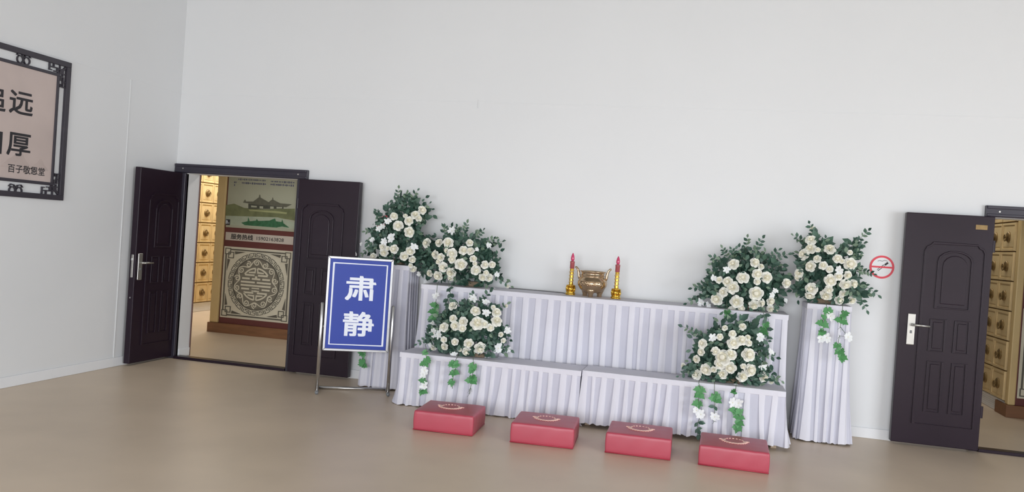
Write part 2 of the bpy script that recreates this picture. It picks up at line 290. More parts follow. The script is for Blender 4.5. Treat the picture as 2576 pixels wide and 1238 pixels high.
   roses=[(5.951,-0.439,1.341,0.046,0.0),(6.073,-0.426,1.379,0.04,0.0),(6.151,-0.411,1.356,0.043,0.0),(6.077,-0.429,1.315,0.027,0.0),(5.826,-0.432,1.295,0.04,0.0),(5.874,-0.432,1.249,0.048,0.0),(5.864,-0.413,1.453,0.043,0.0),(6.048,-0.402,1.479,0.037,0.0),(6.101,-0.404,1.449,0.025,0.0),(5.797,-0.412,1.2,0.038,0.0),(5.745,-0.374,1.132,0.049,0.0),(5.757,-0.419,1.306,0.028,0.0),(5.712,-0.406,1.315,0.025,1.0),(6.073,-0.414,1.211,0.054,0.0),(5.916,-0.395,1.125,0.05,0.0),(5.899,-0.337,1.044,0.04,0.0),(5.961,-0.36,1.072,0.032,0.0),(6.064,-0.367,1.103,0.04,0.0),(6.126,-0.367,1.129,0.033,0.0),(6.205,-0.348,1.151,0.035,0.0),(6.211,-0.282,1.08,0.032,0.0),(6.262,-0.2,1.075,0.028,0.0),(6.327,-0.328,1.319,0.037,0.0),(6.207,-0.375,1.211,0.021,1.0),(6.229,-0.376,1.246,0.021,1.0),(5.62,-0.278,1.089,0.03,1.0),(5.684,-0.309,1.075,0.026,1.0),(5.815,-0.421,1.399,0.025,1.0),(6.332,-0.251,1.165,0.018,1.0)],
   poly=[(5.518,1.101),(5.594,1.249),(5.669,1.414),(5.731,1.507),(5.943,1.628),(6.114,1.587),(6.333,1.516),(6.377,1.364),(6.375,1.157),(6.186,1.019),(5.885,1.009),(5.675,1.079)],
   tips=[(5.687,-0.29,1.497),(5.77,-0.29,1.581),(5.846,-0.29,1.575),(5.973,-0.29,1.689),(6.1,-0.29,1.691),(6.099,-0.29,1.551),(6.239,-0.29,1.596),(6.32,-0.29,1.567),(5.496,-0.29,1.074),(5.535,-0.29,1.209)],
   vines=[[(6.114,-0.53,1.116,'s'),(6.142,-0.53,1.044,'l'),(6.159,-0.53,0.978,'i'),(6.143,-0.53,0.929,'i'),(6.155,-0.53,0.897,'i')],[(5.832,-0.53,1.108,'s'),(5.842,-0.53,1.051,'i'),(5.861,-0.53,1.009,'i')]]),
 6: dict(c=(6.708,-0.2,1.491),
   h=(0.372,0.358),
   y0=-0.2,
   D=0.24,
   roses=[(6.492,-0.369,1.705,0.041,0.0),(6.518,-0.23,1.8,0.029,0.0),(6.485,-0.406,1.63,0.043,0.0),(6.433,-0.387,1.577,0.043,0.0),(6.544,-0.434,1.622,0.02,0.0),(6.637,-0.446,1.64,0.042,0.0),(6.54,-0.448,1.548,0.031,0.0),(6.492,-0.433,1.479,0.042,0.0),(6.591,-0.463,1.495,0.032,0.0),(6.642,-0.469,1.467,0.027,0.0),(6.7,-0.465,1.56,0.034,0.0),(6.736,-0.463,1.542,0.02,0.0),(6.799,-0.436,1.619,0.02,0.0),(6.807,-0.449,1.523,0.048,0.0),(6.411,-0.37,1.414,0.035,0.0),(6.407,-0.352,1.376,0.031,0.0),(6.658,-0.455,1.371,0.046,0.0),(6.719,-0.461,1.412,0.032,0.0),(6.784,-0.434,1.347,0.042,0.0),(6.851,-0.414,1.356,0.036,0.0),(6.795,-0.449,1.426,0.031,0.0),(6.518,-0.391,1.287,0.045,0.0),(6.517,-0.34,1.227,0.037,0.0),(6.64,-0.396,1.24,0.045,0.0),(6.656,-0.427,1.292,0.032,0.0),(6.755,-0.363,1.207,0.037,0.0),(6.861,-0.32,1.214,0.033,0.0),(6.775,-0.402,1.268,0.028,0.0),(6.722,-0.466,1.461,0.031,1.0),(6.553,-0.23,1.119,0.025,1.0),(6.723,-0.23,1.055,0.021,1.0)],
   poly=[(6.359,1.432),(6.38,1.743),(6.489,1.819),(6.624,1.725),(6.725,1.647),(6.877,1.742),(6.902,1.609),(6.898,1.44),(7.035,1.265),(6.993,1.194),(6.789,1.177),(6.567,1.141),(6.394,1.16)],
   tips=[(6.477,-0.32,1.842),(6.352,-0.32,1.735),(6.947,-0.32,1.814),(6.917,-0.32,1.704),(6.886,-0.32,1.601),(7.013,-0.32,1.449),(7.059,-0.32,1.277),(6.981,-0.32,1.143),(6.617,-0.32,1.725)],
   vines=[[(6.628,-0.52,1.176,'s'),(6.643,-0.52,1.134,'i'),(6.672,-0.52,1.08,'w'),(6.616,-0.52,1.085,'i'),(6.614,-0.52,1.019,'i'),(6.625,-0.52,0.953,'i'),(6.611,-0.52,0.886,'w'),(6.653,-0.52,0.896,'w')],[(6.759,-0.52,1.171,'s'),(6.757,-0.52,1.105,'i'),(6.758,-0.52,1.052,'i'),(6.752,-0.52,0.998,'t'),(6.816,-0.52,0.919,'w'),(6.751,-0.52,0.922,'t'),(6.743,-0.52,0.852,'i'),(6.765,-0.52,0.808,'i'),(6.775,-0.52,0.759,'i')]]),
}
PAV = {'bank':[(-0.7,1.721),(-0.579,1.747),(-0.426,1.699),(-0.131,1.697),(0.323,1.733),(0.335,1.575),(0.085,1.597),(-0.695,1.578)],'water':[(-0.695,1.578),(0.085,1.602),(0.332,1.547),(0.338,1.463),(-0.692,1.459)],'roof_l':[(-0.447,1.769),(-0.419,1.814),(-0.401,1.786),(-0.295,1.792),(-0.216,1.853),(-0.213,1.886),(-0.197,1.887),(-0.189,1.85),(-0.065,1.796),(-0.051,1.754),(-0.198,1.75),(-0.346,1.761)],'roof_r':[(-0.075,1.79),(-0.015,1.836),(-0.017,1.859),(-0.005,1.86),(0.001,1.832),(0.102,1.791),(0.278,1.787),(0.239,1.766),(0.199,1.743),(0.074,1.747),(-0.051,1.754)],'hall':[(-0.367,1.759),(0.157,1.752),(0.159,1.719),(-0.362,1.689)],'gap1':[(-0.323,1.738),(-0.238,1.734),(-0.237,1.715),(-0.321,1.713)],'gap2':[(-0.196,1.735),(-0.144,1.734),(-0.142,1.706),(-0.194,1.705)],'gap3':[(-0.04,1.74),(0.012,1.741),(0.014,1.713),(-0.038,1.71)],'gap4':[(0.054,1.74),(0.137,1.741),(0.138,1.724),(0.056,1.718)],'terrace':[(-0.361,1.679),(0.027,1.686),(0.214,1.675),(0.206,1.653),(-0.128,1.66),(-0.339,1.664)],'lotus':[(-0.454,1.498),(-0.361,1.523),(-0.354,1.58),(-0.329,1.525),(-0.235,1.54),(-0.226,1.564),(-0.203,1.537),(-0.036,1.552),(0.014,1.574),(0.045,1.585),(0.058,1.549),(0.141,1.544),(0.149,1.582),(0.173,1.528),(0.26,1.477),(0.084,1.466),(-0.399,1.468)],'white':[(0.084,1.47),(0.156,1.484),(0.26,1.475),(0.26,1.466),(0.085,1.462)]}
PAVTXT = [(-0.539,2.078,-0.117,2.08),(-0.053,2.074,0.289,2.073),(-0.6,2.037,-0.557,2.032),(-0.482,2.031,-0.129,2.034),(-0.056,2.034,0.292,2.033),(-0.597,1.999,-0.565,1.996)]
# ================================================================== THE SETTING
RX = 13.0; FY = -12.0; CZ = 5.2
L1, R1, L2, R2, DH = 0.14, 1.463, 7.992, 9.36, 2.0          # the two door openings
WT = 0.22
struct(MB().box(-3.2, RX+0.2, FY-0.2, 9.0, -0.1, 0.0).build('floor', M_FLOOR))
w = MB()
w.box(-3.2, L1, 0, WT, 0, CZ); w.box(L1, R1, 0, WT, DH, CZ); w.box(R1, L2, 0, WT, 0, CZ); w.box(L2, R2, 0, WT, DH, CZ); w.box(R2, RX+0.2, 0, WT, 0, CZ)
wall_back = struct(w.build('wall_back', M_WALLB))
wall_left = struct(MB().box(-0.2, 0, FY, 0, 0, CZ).build('wall_left', M_WALLL))
w = MB(); w.box(RX, RX+0.2, FY, 0, 0, 0.3); w.box(RX, RX+0.2, FY, 0, 3.1, CZ); w.box(RX, RX+0.2, FY, -10.8, 0.3, 3.1); w.box(RX, RX+0.2, -3.6, 0, 0.3, 3.1)
struct(w.build('wall_right', M_WALLL))
w = MB(); w.box(-0.2, 1.25, FY-0.2, FY, 0, CZ); w.box(8.75, RX+0.2, FY-0.2, FY, 0, CZ); w.box(1.25, 8.75, FY-0.2, FY, 3.15, CZ)
struct(w.build('wall_front', M_WALLB))
w = MB(); w.box(-0.2, RX+0.2, FY-0.2, 0, CZ, CZ+0.1)
struct(w.build('ceiling', M_CEIL))
struct(MB().box(-3.2, RX+0.2, WT, 9.0, 3.1, 3.2).build('ceiling', M_CEIL))
struct(MB().box(-3.2, -3.0, WT, 9.0, 0, 3.1).build('wall_hall_left', M_WALLL))
struct(MB().box(RX, RX+0.2, WT, 9.0, 0, 3.1).build('wall_hall_right', M_WALLL))
struct(MB().box(-3.2, RX+0.2, 8.8, 9.0, 0, 3.1).build('wall_hall_far', M_WALLB))
# panel joints and skirting
struct(MB().box(0.002, RX, -0.002, 0, 2.846, 2.86).build('trim_1', M_WALLB, bevel=0.001))
struct(MB().box(0, 0.002, FY, -0.004, 2.852, 2.866).build('trim_2', M_WALLL, bevel=0.001))
struct(MB().box(0, 0.006, -0.796, -0.782, 0.09, 2.85).build('trim_3', M_WALLL, bevel=0.002))
struct(MB().box(3.348, 3.358, -0.008, -0.002, 2.80, 2.88).build('trim_4', M_WALLB, bevel=0.002))
def skirting(pts_axis, name):
    b = MB()
    for (x0, x1, y0, y1) in pts_axis:
        b.box(x0, x1, y0, y1, 0, 0.092)
    return struct(b.build(name, M_TRIM, bevel=0.006))
skirting([(0, 0.016, FY, -0.03)], 'baseboard_left')
skirting([(1.58, 7.915, -0.016, 0), (9.49, RX, -0.016, 0)], 'baseboard_back')
skirting([(L1, L1+0.012, 0.03, WT)], 'baseboard_reveal')
struct(MB().box(L1-0.002, L1+0.012, WT, WT+0.012, 0, DH).build('trim_5', M_CASE))
# ------------------------------------------------------------------ steel doors
def door_frame(n, xo0, xi0, xi1, xo1):
    e = struct(empty(f'door_{n}', (xi0, 0, 0)))
    MB().box(xo0, xi0, -0.035, 0.03, 0, DH).build('jamb', M_FRAME, e, bevel=0.006)
    MB().box(xi1, xo1, -0.035, 0.03, 0, DH).build('jamb', M_FRAME, e, bevel=0.006)
    hd = MB().box(xo0, xo1, -0.035, 0.03, DH+0.002, 2.1).build('lintel', M_FRAME, e, bevel=0.006)
    MB().box(xo0+0.01, xo1-0.01, -0.048, -0.035, 2.072, 2.098).build('moulding', M_FRAME, hd, bevel=0.004)
    MB().box(xo0+0.01, xo1-0.01, -0.045, -0.035, 2.008, 2.03).build('moulding', M_FRAME, hd, bevel=0.004)
    for sx in (xo0+0.105, xo1-0.105):
        MB().lathe([(0.009, 0), (0.008, 0.003)], 10, (sx, -0.036, 2.05), axis='y').build('screw_cap', M_SATIN, hd)
    MB().box(xi0+0.001, xi1-0.001, -0.05, 0.05, 0, 0.028).build('threshold', M_DOOR, e, bevel=0.004)
    return e
door_frame(1, 0.002, L1, R1, 1.575)
door_frame(2, 7.918, L2, R2, 9.49)

def door_leaf(label, fn, wd, handle_u, stile, edge_lock=False, plate=None):
    # fn(u, z, d): u from hinge 0..wd, d = distance out of the visible face
    H = 2.0; z0 = 0.022
    o0 = fn(0, 0, 0)
    t = thing('door_leaf', (o0[0], o0[1], 0), label, 'door')
    b = MB()
    b.prism([(0, z0), (wd, z0), (wd, H), (0, H)], fn, 0.0, -0.068)
    b.build('slab', M_DOOR, t, bevel=0.006)
    def ring(pts, w=0.016, d=0.012, nm='moulding'):
        MB().ribbon(pts, w, fn, d, -0.002, closed=True).build(nm, M_DOOR, t, bevel=0.003)
    s = (lambda q: q*wd)
    ring([(s(.08), .20), (s(.76), .20), (s(.76), 1.68), (s(.735), 1.715), (s(.70), 1.725), (s(.67), 1.75), (s(.17), 1.75), (s(.14), 1.725), (s(.105), 1.715), (s(.08), 1.68)])
    def arch(k):
        u0, u1, zb, zt = s(.22)+k, s(.60)-k, 1.20+k, 1.60-k
        pts = [(u0, zb), (u1, zb), (u1, zt)]
        for q in range(1, 8):
            a = PI*q/8; pts.append(((u0+u1)/2+(u1-u0)/2*math.cos(a), zt+0.085*math.sin(a)))
        pts.append((u0, zt)); return pts
    ring(arch(0.0)); 
    MB().prism(arch(0.035), fn, 0.008, -0.002).build('panel', M_DOOR, t, bevel=0.005)
    for (ua, ub, za, zb) in ((.20, .36, .83, 1.10), (.47, .64, .83, 1.10), (.20, .36, .31, .74), (.47, .64, .31, .74)):
        ring([(s(ua), za), (s(ub), za), (s(ub), zb), (s(ua), zb)], 0.013, 0.010)
        MB().prism([(s(ua)+.022, za+.022), (s(ub)-.022, za+.022), (s(ub)-.022, zb-.022), (s(ua)+.022, zb-.022)], fn, 0.007, -0.002).build('panel', M_DOOR, t, bevel=0.004)
    if handle_u is not None:
        hu = handle_u*wd
        p = MB().prism([(hu-.031, .865), (hu+.031, .865), (hu+.031, 1.135), (hu-.031, 1.135)], fn, 0.012, 0.0).build('lock_plate', M_SATIN, t, bevel=0.008)
        k = MB(); k.tube([fn(hu, 1.04, .012), fn(hu, 1.04, .052)], 0.011, 10); k.tube([fn(hu, 1.04, .052), fn(hu-.06, 1.04, .056), fn(hu-.135, 1.038, .054)], [.011, .010, .009], 10)
        k.build('lever_handle', M_SATIN, p, smooth=True)
        k = MB(); k.prism([(hu-.008, .965), (hu+.008, .965), (hu+.008, .99), (hu-.008, .99)], fn, 0.016, 0.011); k.build('keyhole', M_GREYP, p)
    if edge_lock:
        def en(a, z, d): 
            q0 = Vector(fn(wd, z, -a)); q1 = Vector(fn(wd+d, z, -a)); return q1
        l = MB().prism([(.022, .89), (.046, .89), (.046, 1.12), (.022, 1.12)], en, 0.004, -0.002).build('edge_lock', M_SATIN, t, bevel=0.002)
        MB().prism([(.027, 1.06), (.041, 1.06), (.041, 1.085), (.027, 1.085)], en, 0.016, 0.003).build('latch_bolt', M_STEEL, l, bevel=0.002)
        MB().prism([(.028, .68), (.04, .68), (.04, .695), (.028, .695)], en, 0.006, -0.002).build('bolt', M_STEEL, t)
    if plate:
        u0, u1, za, zb = plate
        MB().prism([(u0, za), (u1, za), (u1, zb), (u0, zb)], fn, 0.004, 0.0).build('name_plate', M_GOLDD, t, bevel=0.001)
    else:
        pass
    for zz in (0.35, 1.75):
        MB().tube([fn(-0.008, zz-.05, -0.012), fn(-0.008, zz+.05, -0.012)], 0.011, 8).build('hinge', M_DOOR, t)
    return t
# left leaf of the left door: swung back along the side wall, its face looks right
door_leaf('open dark steel door leaf swung back against the left wall, with chrome lock', lambda u, z, d: (0.105+d, -0.025-u, z), 0.665, 0.905, 1, edge_lock=True)
# right leaf of the left door: folded flat against the back wall
door_leaf('dark steel door leaf folded flat on the wall behind the blue sign stand', lambda u, z, d: (1.535+u, -0.122-d, z), 0.675, None, 1)
# left leaf of the right door: folded flat against the back wall towards the altar
door_leaf('dark steel door leaf folded flat on the wall beside the right doorway, satin lever handle', lambda u, z, d: (7.968-u, -0.122-d, z), 0.685, 0.86, 1, plate=(0.055, 0.145, 1.885, 1.925))
bpy.context.view_layer.update()

# ================================================================== NICHE HALL BEHIND THE DOORS
def niche_door_mesh(wd, ht):
    b = MB(); h = wd/2-.006; k = ht/2-.006
    fn = lambda u, v, d: (d, u, v)
    b.prism([(-h, -k), (h, -k), (h, k), (-h, k)], fn, 0.012, -0.01)
    b.ribbon([(-h+.014, -k+.014), (h-.014, -k+.014), (h-.014, k-.014), (-h+.014, k-.014)], .02, fn, 0.022, 0.010, closed=True)
    b.prism([(-h+.045, -k+.045), (h-.045, -k+.045), (h-.045, k-.045), (-h+.045, k-.045)], fn, 0.016, 0.011)
    return b.mesh('niche_door', M_GOLD)
def rosette_mesh():
    b = MB()
    b.lathe([(.060, 0.014), (.058, 0.026), (.044, 0.034), (.020, 0.036)], 14, axis='x')
    b.lathe([(.022, 0.034), (.020, 0.05), (.010, 0.058)], 10, axis='x')
    pts = [(0.052, 0.034*math.cos(a), -0.012+0.034*math.sin(a)) for a in [2*PI*k/14 for k in range(15)]]
    b.tube(pts, 0.007, 6, cap=False)
    return b.mesh('ring_knob', M_GOLDD, smooth=True)
ROS = rosette_mesh()
def niche_wall(label, xface, side, ya, pitch, ncol, zs, depth):
    # side=+1: doors look towards +x, -1: towards -x
    yb = ya+pitch*ncol
    t = thing('niche_cabinet', (xface, ya, 0), label, 'cabinet')
    b = MB(); b.box(min(xface, xface-side*depth), max(xface, xface-side*depth), ya, yb, 0.15, zs[-1]+0.05); b.build('body', M_GOLDD, t)
    MB().box(*sorted((xface-side*depth, xface+side*0.004)), ya, yb, 0, 0.145).build('base', M_TRIM, t, bevel=0.004)
    for k in range(6):
        MB().box(*sorted((xface+side*0.004, xface+side*0.008)), ya, yb, .012+.022*k, .026+.022*k).build('base_slat', M_TRIM, t)
    me = niche_door_mesh(pitch, zs[1]-zs[0])
    for i in range(ncol):
        for j in range(len(zs)-1):
            c = Vector((xface+side*0.011, ya+pitch*(i+.5), (zs[j]+zs[j+1])/2))
            R4 = Matrix.Translation(c) @ (Matrix.Identity(4) if side > 0 else Matrix.Rotation(PI, 4, 'Z'))
            d = inst('niche_door', me, t, R4)
            k = bpy.data.objects.new('ring_knob', ROS); COL.objects.link(k); k.parent = d
    return t
ZS = [0.155+0.3225*k for k in range(8)]
niche_wall('gold niche cabinet with ring knobs behind the left doorway, far left', -2.30, 1, 3.14, 0.315, 9, ZS, 0.5)
CC = niche_wall('gold niche cabinet with ring knobs behind the right doorway', 8.87, -1, 2.046, 0.405, 7, ZS, 0.62)

def end_panel(t, xl, xr, yf, full, pw=0.125):
    # decorated end of a cabinet row: gold posts, red board, emblem panel, strip, picture
    fn = lambda u, v, d: (u, yf-d, v)
    def plate(nm, x0, x1, z0, z1, d0, d1, m, par=t, bev=0.002):
        return MB().prism([(x0, z0), (x1, z0), (x1, z1), (x0, z1)], fn, d1, d0).build(nm, m, par, bevel=bev)
    a0, a1 = xl+pw+0.014, xr-pw-0.014
    plate('post', xl, xl+pw, 0.13, 2.46, -0.06, 0.03, M_GOLDP, bev=0.012)
    plate('post', xr-pw, xr, 0.13, 2.46, -0.06, 0.03, M_GOLDP, bev=0.012)
    plate('backing_board', xl+pw+.001, xr-pw-.001, 0.13, 2.46, -0.06, 0.0, M_REDB)
    MB().box(xl-0.015, xr+0.015, yf-0.05, yf+0.3, 0, 0.13).build('plinth', M_WOOD, t, bevel=0.004)
    W = a1-a0; cx = (a0+a1)/2; cz = 0.69; S = W/1.03
    ep = plate('emblem_panel', a0+0.004, a1-0.004, 0.208, 1.168, 0.0, 0.008, M_CREAM)
    d0, d1 = 0.0078, 0.0125
    K = lambda q: 0.95*q*S
    # dark disc behind the scroll ring
    disc = [(cx+K(.362)*math.cos(2*PI*k/64), cz+K(.362)*math.sin(2*PI*k/64)) for k in range(64)]
    MB().prism(disc, fn, 0.0105, d0).build('emblem_disc', M_RELG, ep)
    b = MB(); g = MB()
    circ = lambda r, n=72: [(cx+K(r)*math.cos(2*PI*k/n), cz+K(r)*math.sin(2*PI*k/n)) for k in range(n)]
    g.ribbon(circ(.366), K(.012), fn, d1, d0, closed=True); g.ribbon(circ(.352), K(.006), fn, d1+.001, d0, closed=True)
    # meander ring
    n = 22
    for k in range(n):
        a = 2*PI*k/n; P = lambda da, r: (cx+K(r)*math.cos(a+da), cz+K(r)*math.sin(a+da)); s = 2*PI/n
        g.ribbon([P(.02*s, .388), P(.02*s, .436), P(.3*s, .438), P(.62*s, .436), P(.62*s, .408), P(.38*s, .408)], K(.008), fn, d1, d0)
        g.ribbon([P(.25*s, .408), P(.22*s, .388), P(.5*s, .386), P(.8*s, .388), P(.8*s, .436), P(1.0*s, .437)], K(.008), fn, d1, d0)
    # scrolls
    n = 14
    for k in range(n):
        a0_ = 2*PI*(k+.5)/n; sgn = 1 if k % 2 else -1
        c = (cx+K(.302)*math.cos(a0_), cz+K(.302)*math.sin(a0_)); pts = []
        for q in range(15):
            th = a0_+sgn*(q*0.62); rr = K(.046)*(1-q/17); pts.append((c[0]+rr*math.cos(th), c[1]+rr*math.sin(th)))
        b.ribbon(pts, K(.014), fn, d1+.002, d0)
        a1_ = a0_+2*PI/n; r0, r1 = (.345, .26) if k % 2 else (.26, .345)
        pts = [(cx+K(r0+(r1-r0)*(3*w*w-2*w**3))*math.cos(a0_+(a1_-a0_)*w), cz+K(r0+(r1-r0)*(3*w*w-2*w**3))*math.sin(a0_+(a1_-a0_)*w)) for w in [q/6 for q in range(7)]]
        b.ribbon(pts, K(.013), fn, d1+.002, d0)
    # round longevity figure
    r0 = .235
    def bar(u0, u1, v, h=.105):
        b.prism([(cx+K(r0*u0), cz+K(r0*(v-h/2))), (cx+K(r0*u1), cz+K(r0*(v-h/2))), (cx+K(r0*u1), cz+K(r0*(v+h/2))), (cx+K(r0*u0), cz+K(r0*(v+h/2)))], fn, d1+.002+(.0004 if u1-u0 < .2 else .0002 if h < .08 else 0), d0)
    for v, spans in ((.53, ((-.76, -.12), (.12, .76))), (.31, ((-.93, -.42), (-.28, .28), (.42, .93))), (.10, ((-1, -.07), (.07, 1))), (-.10, ((-1, 1),)), (-.31, ((-.95, -.42), (.42, .95))), (-.53, ((-.78, -.12), (.12, .78)))):
        for (u0, u1) in spans: bar(u0, u1, v)
    bar(-.25, .25, -.25, .07); bar(-.25, .25, -.42, .07); bar(-.07, .07, .42, .12); bar(-.07, .07, -.42, .1)
    for sg in (1, -1):
        for sy in (1, -1):
            arc = [(cx+K(r0*.95)*math.cos(a)*sg, cz+K(r0*.95)*math.sin(a)*sy) for a in [math.radians(36+50*q/8) for q in range(9)]]
            b.ribbon(arc, K(.022), fn, d1+.002, d0)
            b.ribbon([arc[-1], (cx+sg*K(r0*.09), cz+sy*K(r0*.70)), (cx+sg*K(r0*.5), cz+sy*K(r0*.68))], K(.018), fn, d1+.002, d0)
    # corner frets
    ex0, ex1, ez0, ez1 = a0+.03, a1-.03, .235, 1.142
    for sx, ox in ((1, ex0), (-1, ex1)):
        for sz, oz in ((1, ez0), (-1, ez1)):
            Q = lambda u, v: (ox+sx*u, oz+sz*v)
            g.ribbon([Q(0, 0), Q(.075, 0), Q(.075, .075), Q(0, .075)], .011, fn, d1, d0, closed=True)
            g.ribbon([Q(.05, .05), Q(.125, .05), Q(.125, .125), Q(.05, .125)], .011, fn, d1, d0, closed=True)
            g.prism([Q(.14, .035), Q(.30, .035), Q(.15, .075)] if sx*sz > 0 else [Q(.15, .075), Q(.30, .035), Q(.14, .035)], fn, d1, d0)
            g.prism([Q(.035, .14), Q(.075, .15), Q(.035, .30)] if sx*sz > 0 else [Q(.035, .30), Q(.075, .15), Q(.035, .14)], fn, d1, d0)
    for (p, q) in (((ex0+.08, ez0+.012), (ex1-.08, ez0+.012)), ((ex0+.08, ez1-.012), (ex1-.08, ez1-.012)), ((ex0+.012, ez0+.08), (ex0+.012, ez1-.08)), ((ex1-.012, ez0+.08), (ex1-.012, ez1-.08))):
        g.ribbon([p, q], .018, fn, d1, d0)
    b.build('relief_figure', M_CREAM, ep); g.build('relief_border', M_RELD, ep)
    st = plate('notice_strip', a0+.01, a1-.01, 1.252, 1.36, 0.0, 0.006, M_STRIP)
    pp = plate('picture_panel', a0+.004, a1-.004, 1.425, 2.40, 0.0, 0.006, M_PVSKY)
    if full:
        glyphs('服务热线', .075, fn, 0.0068, M_INK, 'lettering', st, heavy=.0025, cx=a0+.26, cz=1.306, sx=1.12)
        glyphs('15902163828', .066, fn, 0.0068, M_INK, 'lettering', st, heavy=.0006, cx=a0+.68, cz=1.304, sx=1.15)
        dpt = {'bank': .0064, 'water': .0066, 'hall': .0068, 'terrace': .0070, 'lotus': .0070, 'white': .0074}
        mm = {'bank': M_PVBANK, 'water': M_PVWATER, 'hall': M_PVHALL, 'terrace': M_PVTERR, 'lotus': M_PVLOT, 'white': M_PVWATER}
        nm = {'bank': 'printed_bank', 'water': 'printed_water', 'hall': 'printed_pavilion', 'terrace': 'printed_terrace', 'lotus': 'printed_lotus', 'white': 'printed_highlight'}
        def flat(pts, d, m, name):
            q = MB(); i = len(q.v); q.v += [fn(u, v, d) for u, v in pts]; q.f.append(tuple(range(len(pts)))); q.m.append(0); return q.build(name, m, pp)
        for k in ('bank', 'water', 'hall', 'terrace', 'lotus', 'white'): flat(PAV[k], dpt[k], mm[k], nm[k])
        for k in ('gap1', 'gap2', 'gap3', 'gap4'): flat(PAV[k], .0072, M_PVSKY, 'printed_bay')
        for k in ('roof_l', 'roof_r'): flat(PAV[k], .0075 if k == 'roof_l' else .0077, M_PVROOF, 'printed_roof')
        q = MB(); rnd = random.Random(3)
        for (x0, z0, x1, z1) in PAVTXT:
            x = x0; zc = (z0+z1)/2
            while x < x1-.008:
                wd = rnd.choice((.012, .016, .02, .009)); h = rnd.choice((.010, .013, .008))
                q.quad(fn(x, zc-h, .0068), fn(x+wd, zc-h, .0068), fn(x+wd, zc+h, .0068), fn(x, zc+h, .0068)); x += wd+rnd.choice((.004, .006, .012))
        q.build('printed_text_lines', M_INKB, pp)['kind'] = 'stuff'
        mk = plate('row_marker', xl+.145, xl+.205, 1.455, 1.53, 0.0062, 0.012, M_INK)
        glyphs('B', .062, fn, 0.0126, M_WHITEP, 'lettering', mk, heavy=.0012, cx=xl+.164, cz=1.495)
        glyphs('8', .026, fn, 0.0126, M_WHITEP, 'lettering', mk, cx=xl+.192, cz=1.482)
B = thing('niche_cabinet', (-0.83, 2.05, 0), 'niche cabinet row end facing the left doorway, pavilion picture above round emblem', 'cabinet')
MB().box(-0.82, 0.48, 2.115, 6.0, 0.13, 2.46).build('body', M_GOLDP, B)
end_panel(B, -0.828, 0.478, 2.05, True)
end_panel(CC, 8.855, 10.10, 1.985, False, 0.075)

# ================================================================== DRAPED ALTAR TABLES
def pleated(path, ztop, zbot, pitch, flare, amp, rnd, closed=False, rows=9, band=0.04):
    # path: list of (x, y) walked so that "outwards" is to the right-hand side
    P = [Vector((p[0], p[1], 0)) for p in path]
    segs = []; tot = 0
    for k in range(len(P)-1 + (1 if closed else 0)):
        a, b = P[k], P[(k+1) % len(P)]; segs.append((tot, tot+(b-a).length, a, b)); tot += (b-a).length
    def at(s):
        s = min(max(s, 0), tot-1e-6)
        for (s0, s1, a, b) in segs:
            if s0 <= s <= s1:
                d = (b-a).normalized(); n = Vector((d.y, -d.x, 0)); q = a+d*(s-s0)
                # blend normals near corners so that the cloth turns smoothly
                r = 0.05
                for (t0, t1, a2, b2) in segs:
                    if (a2, b2) == (a, b): continue
                    n2 = Vector(((b2-a2).normalized().y, -(b2-a2).normalized().x, 0))
                    if abs(t0-s1) < 1e-6 and s1-s < r: n = (n*(1+(s1-s)/r)+n2*(1-(s1-s)/r)); n = n/max(n.length, .01)
                    elif abs(t1-s0) < 1e-6 and s-s0 < r: n = (n*(1+(s-s0)/r)+n2*(1-(s-s0)/r)); n = n/max(n.length, .01)
                return q, n
        return P[0], Vector((0, -1, 0))
    npl = max(3, round(tot/pitch)); cuts = [0.0]
    for k in range(npl): cuts.append(cuts[-1]+pitch*rnd.uniform(.72, 1.3))
    sc = tot/cuts[-1]; cuts = [c*sc for c in cuts]
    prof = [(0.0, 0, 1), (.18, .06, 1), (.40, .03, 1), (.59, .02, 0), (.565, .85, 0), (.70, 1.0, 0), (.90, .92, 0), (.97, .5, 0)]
    cols = []
    for k in range(npl):
        ka = rnd.uniform(.75, 1.3); sh = rnd.uniform(-.35, .35); fr = rnd.uniform(-.26, .12); ph = rnd.uniform(0, 6.28); fw = rnd.uniform(.5, 1.5)
        for (q, o, mi) in prof: cols.append((cuts[k], cuts[k+1], q, o, mi, ka, sh, fr, ph, fw))
    b = MB(); nr = rows+1; hh = ztop-zbot
    zr = [0.0, band/hh, (band+.004)/hh] + [(band+.004)/hh + (1-(band+.004)/hh)*((i+1)/(rows-2))**1.0 for i in range(rows-2)]
    for ci, (c0, c1, q, o, mi, ka, sh, fr, ph, fw) in enumerate(cols):
        for i, t in enumerate(zr):
            zb = zbot if not callable(zbot) else zbot
            qq = min(.995, max(0, q+(fr*t if .2 < q < .9 else 0)))
            if q >= .56: qq = .56+fr*t+(q-.56)*(1+ (fw-1)*t*.5)
            s = c0+(c1-c0)*qq + sh*(c1-c0)*t*t*.5
            p, n = at(s)
            a = 0 if i < 2 else (0.25+0.75*t)*amp*ka*o
            wv = 0.006*math.sin(t*5+ph)*t*o
            fl = flare[0] if n.x < -.75 else flare[2] if n.x > .75 else flare[1]
            if fl == 0: a = wv = 0
            off = (0.006*(1 if i < 2 else 0) if fl else 0) + a + fl*t*t + wv
            z = ztop-hh*t + (0.006*math.sin(ph+q*6) if i == len(zr)-1 else 0)
            v = p+n*off; b.v.append((v.x, v.y, z))
    nz = len(zr); nc = len(cols)
    for c in range(nc if closed else nc-1):
        for i in range(nz-1):
            a = c*nz+i; d = ((c+1) % nc)*nz+i
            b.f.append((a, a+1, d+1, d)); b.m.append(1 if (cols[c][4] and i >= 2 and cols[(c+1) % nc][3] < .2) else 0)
    return b
